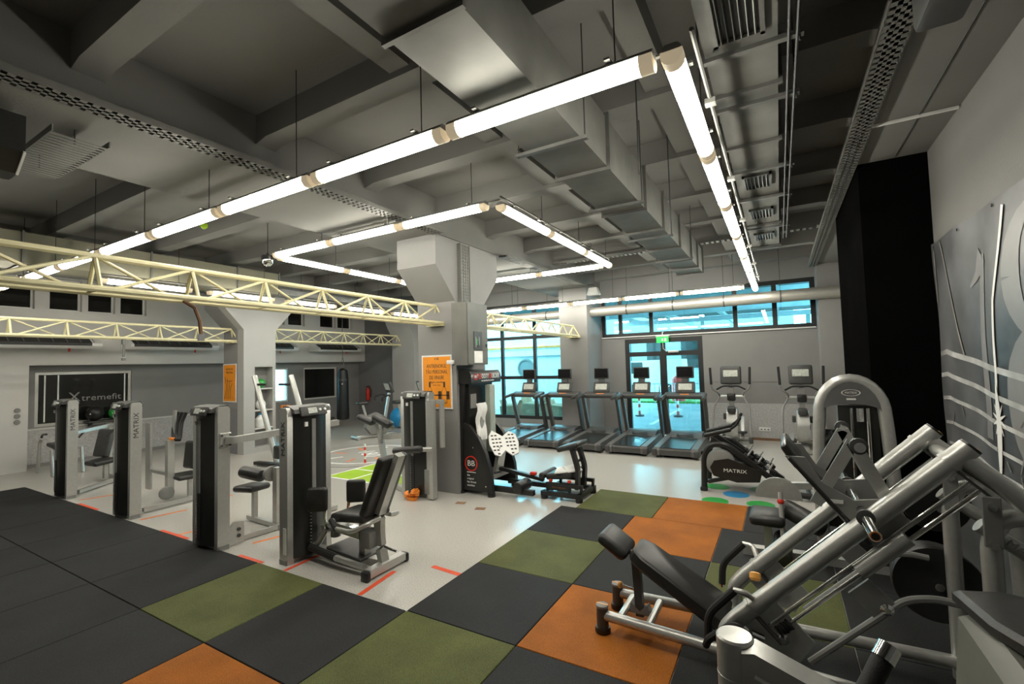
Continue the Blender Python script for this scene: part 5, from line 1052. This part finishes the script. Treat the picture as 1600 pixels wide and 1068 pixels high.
for zz in (0, 0.12, -0.12): MB().lathe([(0.05, 0), (0.045, 0.02)], 14, (0, 0, zz), rotm(0, PI/2, 0)).build('dial', 'midgrey', o)

# ================================================================ BANNER ON THE RIGHT WALL
bn = thing('wall_banner', 'large grey printed vinyl banner with pale figures and light streaks', 'banner')
def bx(y, z): return XR - 0.022 - 0.010*math.sin(y*7.0+z*1.3) - 0.006*math.sin(z*5+y*2)
mb = MB(); ny, nz = 60, 24; Y0, Y1, Z0, Z1 = -3.6, 3.03, 0.12, 2.98
g = [[(bx(Y0+(Y1-Y0)*i/ny, Z0+(Z1-Z0)*j/nz), Y0+(Y1-Y0)*i/ny, Z0+(Z1-Z0)*j/nz) for i in range(ny+1)] for j in range(nz+1)]
vs = [p for r in g for p in r]; N_ = len(vs); vs2 = [(XR-0.004, y, z) for x, y, z in vs]
fs = [(j*(ny+1)+i, j*(ny+1)+i+1, (j+1)*(ny+1)+i+1, (j+1)*(ny+1)+i) for j in range(nz) for i in range(ny)]
rim = list(range(ny+1)) + [j*(ny+1)+ny for j in range(1, nz+1)] + [nz*(ny+1)+i for i in range(ny-1, -1, -1)] + [j*(ny+1) for j in range(nz-1, 0, -1)]
mb.add(vs+vs2, fs + [tuple(k+N_ for k in f)[::-1] for f in fs] + [(rim[k], rim[k]+N_, rim[(k+1) % len(rim)]+N_, rim[(k+1) % len(rim)]) for k in range(len(rim))])
bm_, bt_, bb_ = new_mat('printed_banner'); bb_.inputs['Roughness'].default_value = 0.42
gm_ = bt_.nodes.new('ShaderNodeNewGeometry'); n1 = bt_.nodes.new('ShaderNodeTexNoise'); n1.inputs['Scale'].default_value = 1.1; n1.inputs['Detail'].default_value = 6
bt_.links.new(gm_.outputs['Position'], n1.inputs['Vector']); r1 = bt_.nodes.new('ShaderNodeValToRGB')
r1.color_ramp.elements[0].position = 0.32; r1.color_ramp.elements[1].position = 0.72; r1.color_ramp.elements[0].color = (0.035, 0.036, 0.038, 1); r1.color_ramp.elements[1].color = (0.22, 0.225, 0.235, 1)
bt_.links.new(n1.outputs['Fac'], r1.inputs['Fac']); bt_.links.new(r1.outputs['Color'], bb_.inputs['Base Color'])
mb.build('sheet', bm_, bn)
M['print_pale'] = mat('pale_grey_print', (0.20, 0.197, 0.193), 0.45, var=0.12, scale=3); M['print_tier'] = mat('light_tier_print', (0.42, 0.42, 0.41), 0.45, var=0.3, scale=6); M['print_white'] = mat('white_light_print', (0.80, 0.79, 0.76), 0.45, var=0.06); M['print_mid'] = mat('mid_grey_print', (0.26, 0.25, 0.22), 0.45, var=0.2, scale=3)
def strip(name, pts, wd, m, lift=0.003, closed=False):
    """flat printed band following the banner surface; pts are (y, z)"""
    P = []
    for (a, b_) in zip(pts[:-1], pts[1:]):
        n = max(2, int(math.hypot(b_[0]-a[0], b_[1]-a[1])/0.06))
        P += [(a[0]+(b_[0]-a[0])*k/n, a[1]+(b_[1]-a[1])*k/n) for k in range(n)]
    P.append(pts[-1]); L = []; wf = wd if callable(wd) else (lambda s: wd)
    for i, p in enumerate(P):
        a, b_ = P[max(0, i-1)], P[min(len(P)-1, i+1)]; d = math.hypot(b_[0]-a[0], b_[1]-a[1]) or 1
        nx, nz_ = -(b_[1]-a[1])/d, (b_[0]-a[0])/d; w2 = wf(i/(len(P)-1))/2
        for s in (-1, 1): q = (p[0]+s*nx*w2, p[1]+s*nz_*w2); L.append((bx(*q)-lift, q[0], q[1]))
    mb = MB(); K = len(L); L2 = [(x+0.002, y, z) for x, y, z in L]
    fs = [(2*i, 2*i+1, 2*i+3, 2*i+2) for i in range(K//2-1)] + [(2*i+K, 2*i+2+K, 2*i+3+K, 2*i+1+K) for i in range(K//2-1)]
    mb.add(L+L2, fs); return mb.build(name, m, bn)
# numeral one (serif) and eight
strip('numeral_one', [(1.86, 2.66), (1.87, 2.4), (1.90, 1.30)], lambda s: 0.10+0.03*s, 'print_pale', 0.004)
strip('numeral_flag', [(1.86, 2.66), (1.98, 2.52), (2.12, 2.45)], lambda s: 0.16*(1-s)+0.02, 'print_pale', 0.005)
for cz, ry, rz_ in ((2.42, 0.34, 0.40), (1.60, 0.42, 0.48)):
    strip('numeral_eight', [(1.02+ry*math.cos(2*PI*k/24), cz+rz_*math.sin(2*PI*k/24)) for k in range(25)], lambda s: 0.16+0.07*math.cos(4*PI*s), 'print_pale', 0.004)
# strings of light and arena tiers
for k, pts in enumerate(([(1.39, 2.90), (1.50, 2.6), (1.62, 2.3), (1.66, 2.0), (1.68, 1.8), (1.735, 1.52)], [(2.78, 2.95), (2.72, 2.85), (2.58, 2.5), (2.44, 2.2), (2.31, 1.92)], [(2.95, 2.9), (2.97, 2.6), (2.99, 2.42)])):
    strip('light_string', pts, 0.022 if k else 0.034, ('print_white', 'print_mid', 'print_mid')[k], 0.007)
for k, (a, b_) in enumerate((((3.0, 1.93), (0.2, 1.62)), ((3.0, 1.73), (0.2, 1.42)), ((2.98, 1.52), (0.2, 1.27)), ((2.96, 1.30), (0.2, 1.12)), ((2.9, 1.12), (0.2, 0.98)))):
    strip('arena_tier', [a, (a[0]-0.25, a[1]+0.02), b_], 0.045-0.006*k, 'print_tier', 0.006)
for k in range(5): a = PI*(k+0.5)/5; strip('flare_ray', [(1.70+0.10*math.cos(a), 1.46+0.13*math.sin(a)), (1.70, 1.46), (1.70-0.10*math.cos(a), 1.46-0.13*math.sin(a))], lambda s: 0.004+0.022*math.sin(PI*s), 'print_white', 0.009)
strip('flare_core', [(1.70, 1.70), (1.70, 1.46), (1.71, 0.95)], lambda s: 0.065*math.sin(PI*min(1, s*1.0+0.05))+0.008, 'print_white', 0.010)
for k in range(16):
    yy, zz = random.uniform(0.5, 2.9), random.uniform(0.8, 1.6); strip('spark', [(yy, zz), (yy+random.uniform(-.06, .06), zz-random.uniform(0.05, 0.14))], 0.012, 'print_pale', 0.008)
for k in range(9): MB().lathe([(0.012, 0), (0.012, 0.006)], 10, (bx(2.95-0.7*k, 2.94)-0.001, 2.95-0.7*k, 2.94), rotm(0, -PI/2, 0)).build('eyelet', 'chrome', bn)

# ================================================================ FLOOR MARKINGS
def tape(a, b_, wd, m, label, z=0.0015):
    a, b_ = Vector((*a, 0)), Vector((*b_, 0)); d = (b_-a).normalized(); s = Vector((-d.y, d.x, 0))*wd/2
    q = [a-s, b_-s, b_+s, a+s]
    MB().add([(v.x, v.y, 0.0003) for v in q] + [(v.x, v.y, z) for v in q], [(3,2,1,0), (4,5,6,7), (0,1,5,4), (1,2,6,5), (2,3,7,6), (3,0,4,7)]).build('floor_tape', m, label=label, cat='floor tape', group='floor tape strips')
tape((-0.62, 0.50), (-0.56, 0.02), 0.05, 'redtape', 'red floor tape strip under the rear foot of the hip abductor')
tape((-0.36, 0.75), (0.0, 0.72), 0.055, 'redtape', 'red floor tape strip ending at the black tile edge')
tape((-1.62, 0.42), (-1.60, 0.02), 0.045, 'redtape', 'red floor tape strip beside the tower of the hip abductor')
tape((-2.40, 0.03), (-1.98, 0.03), 0.05, 'redtape', 'red floor tape strip along the mat edge before the hip abductor')
tape((-4.10, 0.03), (-3.45, 0.03), 0.05, 'redtape', 'red floor tape strip along the mat edge between second and third towers')
tape((-6.70, 0.03), (-6.0, 0.03), 0.05, 'redtape', 'red floor tape strip along the mat edge between first and second towers')
tape((-4.85, 0.10), (-4.75, 0.62), 0.05, 'ortape', 'long orange floor tape strip right of the second tower')
tape((-3.72, 0.05), (-3.62, 0.40), 0.05, 'ortape', 'short orange floor tape strip left of the third tower')
tape((-6.95, 0.12), (-6.75, 0.75), 0.05, 'ortape', 'orange floor tape strip right of the first tower')
tape((-3.35, 1.15), (-2.95, 1.20), 0.05, 'ortape', 'orange floor tape strip behind the seat of the third machine')
tape((-2.60, 0.30), (-2.50, 0.65), 0.05, 'ortape', 'orange floor tape strip under the floor tube of the third machine')
tape((-5.15, 1.30), (-4.9, 1.30), 0.08, 'redtape', 'red floor tape patch behind the second tower')
for k, (xx, yy) in enumerate(((-1.35, 2.55), (-0.95, 2.45))): MB().rbox((xx, yy, 0.002), (0.14, 0.10, 0.003), 0.001, 1, rotm(0, 0, 0.3)).build('floor_tape', M['wood'], label=('left', 'right')[k]+' brown tape patch on the floor before the hip thrust machine', cat='floor tape', group='brown tape patches')
# lime squares
for i in range(3):
    for j in range(2):
        c = (-4.55+0.62*i, 2.85+0.66*j)
        MB().b(c[0], c[0]+0.57, c[1], c[1]+0.61, 0.0004, 0.0016).build('floor_square', 'lime', label='lime green vinyl floor square, %s column from the left, %s row' % (ORD[i], ('nearer', 'farther')[j]), cat='floor marking', group='lime floor squares')
gl = MB()
for i in range(4): gl.b(-4.60+0.62*i, -4.55+0.62*i, 2.82, 4.17, 0.0003, 0.0014)
for j in range(3): gl.b(-4.60, -2.70, 2.80+0.66*j, 2.85+0.66*j, 0.0003, 0.0013)
gl.build('floor_grid', 'whiteline', label='white grid lines framing the lime floor squares', cat='floor marking')
def ringm(r0, r1, c, m, label, z):
    mb = MB(); n = 64
    vs = [(c[0]+r*math.cos(2*PI*k/n), c[1]+r*math.sin(2*PI*k/n), zz) for zz in (0.0003, z) for r in (r0, r1) for k in range(n)]
    q = lambda a, k: a*n + k % n
    fs = []
    for k in range(n): fs += [(q(2,k), q(3,k), q(3,k+1), q(2,k+1)), (q(1,k), q(1,k+1), q(3,k+1), q(3,k)), (q(0,k+1), q(0,k), q(2,k), q(2,k+1))]
    mb.add(vs, fs).build('floor_ring', m, label=label, cat='floor marking')
cc = (-5.55, 4.72)
ringm(1.02, 1.09, cc, 'whiteline', 'inner white circle painted on the floor', 0.0014); ringm(1.36, 1.39, cc, 'black', 'outer thin dark circle painted on the floor', 0.0012)
ob = thing('floor_numbers', 'white and orange figures inside the floor circle', 'floor marking')
for k in range(8):
    a = 2*PI*k/8+0.3; xf(MB().b(-0.16, 0.16, -0.035, 0.035, 0.0004, 0.0014), Matrix.Translation((cc[0]+0.72*math.cos(a), cc[1]+0.72*math.sin(a), 0)) @ Matrix.Rotation(a, 4, 'Z')).build('dash', ('ortape', 'whiteline')[k % 3 == 2], ob)
text('numeral', '180', 0.55, 'whiteline', ob, (cc[0], cc[1], 0.001), (0, 0, -0.52), 0.0008)
o = thing('marker_post', 'red and white striped marker post by the floor circle', 'post', (-4.85, 3.98, 0))
MB().lathe([(0.03, 0), (0.03, 0.01)], 10).build('foot', 'red', o)
for i in range(6): MB().lathe([(0.022, 0.01+0.062*i), (0.022, 0.072+0.062*i)], 10).build('band', ('red', 'white')[i % 2], o)
for k, (xx, yy, m) in enumerate(((2.03, 4.56, 'blue'), (1.75, 4.90, 'green'), (2.35, 4.95, 'green'), (1.80, 4.12, 'green'), (2.35, 4.18, 'green'))):
    MB().lathe([(0.17, 0.0003), (0.17, 0.0016)], 28, (xx, yy, 0)).build('floor_dot', m, label=('blue round floor dot below the black rail trainer', 'green floor dot under the left end of the rail trainer', 'green floor dot under the right end of the rail trainer', 'green floor dot at the tile edge, left of the blue dot', 'green floor dot at the tile edge, right of the blue dot')[k], cat='floor marking', group='floor dots')

# ================================================================ FAR LEFT SMALL THINGS
o = thing('punching_bag', 'long black punching bag hanging by the left wall', 'punching bag', (-10.0, 7.72, 0))
MB().lathe([(0.02, 0.25), (0.19, 0.28), (0.20, 0.4), (0.185, 1.0), (0.18, 1.6), (0.15, 1.9), (0.06, 1.97)], 20).build('bag', 'black', o)
MB().lathe([(0.187, 1.55), (0.187, 1.62)], 20).build('strap_band', 'dkgrey', o)
for k in range(3): a = 2*PI*k/3; MB().tube([(0.12*math.cos(a), 0.12*math.sin(a), 1.92), (0, 0, 2.35)], 0.008, 5).build('chain', 'galv', o)
MB().tube([(0, 0, 2.34), (0, 0, H)], 0.01, 6).build('hanging_chain', 'galv', o)
MB().lathe([(0.02, 0), (0.02, 0.01)], 10, (0.13, -0.13, 1.45), rotm(0, PI/2, -0.8)).build('white_mark', 'white', o)
def ball(label, c, r, m):
    o = thing('exercise_ball', label, 'ball', c); MB().lathe([(max(0.0005, r*math.sin(PI*k/14)), r-r*math.cos(PI*k/14)) for k in range(15)], 22).build('ball', m, o)
    MB().lathe([(0.012, 0), (0.012, 0.008)], 8, (r*0.7, -r*0.7, r), rotm(PI/2, 0, 0.78)).build('valve', 'white', o)
ball('blue exercise ball behind the bikes', (-8.05, 8.35, 0.0), 0.33, 'blue')
ball('green medicine ball on the niche shelf of the pale pillar', (-8.42, 3.93, 1.53), 0.115, 'green')
ball('white medicine ball low on the niche shelf', (-8.42, 3.93, 1.01), 0.12, 'white')
o = thing('wall_ball_rack', 'small shelf with a green ball under the lettered window', 'shelf', (XL-0.36, 2.0, 0.87))
MB().b(0, 0.32, -0.5, 0.5, 0, 0.03).build('shelf_board', 'dkgrey', o)
for yy in (-0.4, 0.4): MB().prism([(0, 0), (0.25, 0), (0, -0.2)], 'y', yy-0.015, yy+0.015).build('bracket', 'dkgrey', o)
ball('green exercise ball in front of the lettered window', (XL-0.18, 2.05, 0.90), 0.15, 'green'); ball('black exercise ball in front of the lettered window', (XL-0.18, 1.65, 0.90), 0.17, 'black')
o = thing('fire_extinguisher', 'red fire extinguisher on the wall behind the bikes', 'fire extinguisher', (-10.75, 9.49, 0.75))
MB().lathe([(0.06, 0), (0.075, 0.03), (0.075, 0.38), (0.03, 0.46), (0.025, 0.5)], 14).build('cylinder', 'red', o); MB().rbox((0, 0, 0.52), (0.05, 0.14, 0.04), 0.01).build('handle', 'black', o)
MB().tube([(0, 0.06, 0.5), (0.10, 0.08, 0.4), (0.09, 0.05, 0.12)], 0.012, 6, bend=0.08).build('hose', 'black', o); MB().b(-0.02, 0.02, 0.06, 0.10, 0.2, 0.26).build('wall_hook', 'galv', o)
o = thing('low_bench', 'low dark bench with gear by the punching bag', 'bench', (-10.6, 7.2, 0))
MB().b(-0.2, 0.2, -0.5, 0.5, 0.28, 0.34).build('bench_top', 'dkgrey', o)
for yy in (-0.4, 0.4): MB().b(-0.15, 0.15, yy-0.03, yy+0.03, 0, 0.28).build('leg', 'dkgrey', o)
for k in range(9): a = k*0.7; MB().tube([(0, 0.1, 0.34), (0.1*math.cos(a), 0.1+0.1*math.sin(a), 0.5), (0.18*math.cos(a), 0.1+0.18*math.sin(a), 0.52)], 0.012, 5, r2=0.004).build('leaf', 'green', o)
for k, m in enumerate(('orange', 'red', 'orange', 'red')):
    o = thing('foam_roller', '%s foam roller stacked beside the pale pillar, %s from the top' % (('orange', 'pink', 'orange', 'pink')[k], ORD[k]), 'foam roller', (-8.18, 4.45, 1.0-0.16*k), group='stacked foam rollers')
    MB().lathe([(0.03, -0.15), (0.075, -0.15), (0.075, 0.15), (0.03, 0.15)], 14, (0, 0, 0), rotm(0, PI/2, 0)).build('roller', m, o); MB().lathe([(0.028, -0.152), (0.028, 0.152)], 10, (0, 0, 0), rotm(0, PI/2, 0)).build('core', 'black', o)
o = thing('roller_rack', 'slim wire rack holding the foam rollers', 'rack', (-8.18, 4.45, 0))
for xx in (-0.12, 0.12):
    for yy in (-0.085, 0.085): MB().tube([(xx, yy, 0), (xx, yy, 1.1)], 0.008, 6).build('upright', 'galv', o)
for k in range(4): MB().b(-0.13, 0.13, -0.085, 0.085, 0.425+0.16*k, 0.433+0.16*k).build('tray', 'galv', o)
o = thing('jug', 'white round container on the low niche shelf', 'container', (-8.42, 3.93, 0.58)); MB().lathe([(0.10, 0), (0.13, 0.05), (0.13, 0.2), (0.06, 0.28), (0.04, 0.30)], 16).build('body', 'white', o); MB().lathe([(0.045, 0.30), (0.045, 0.34)], 12).build('lid', 'blue', o)
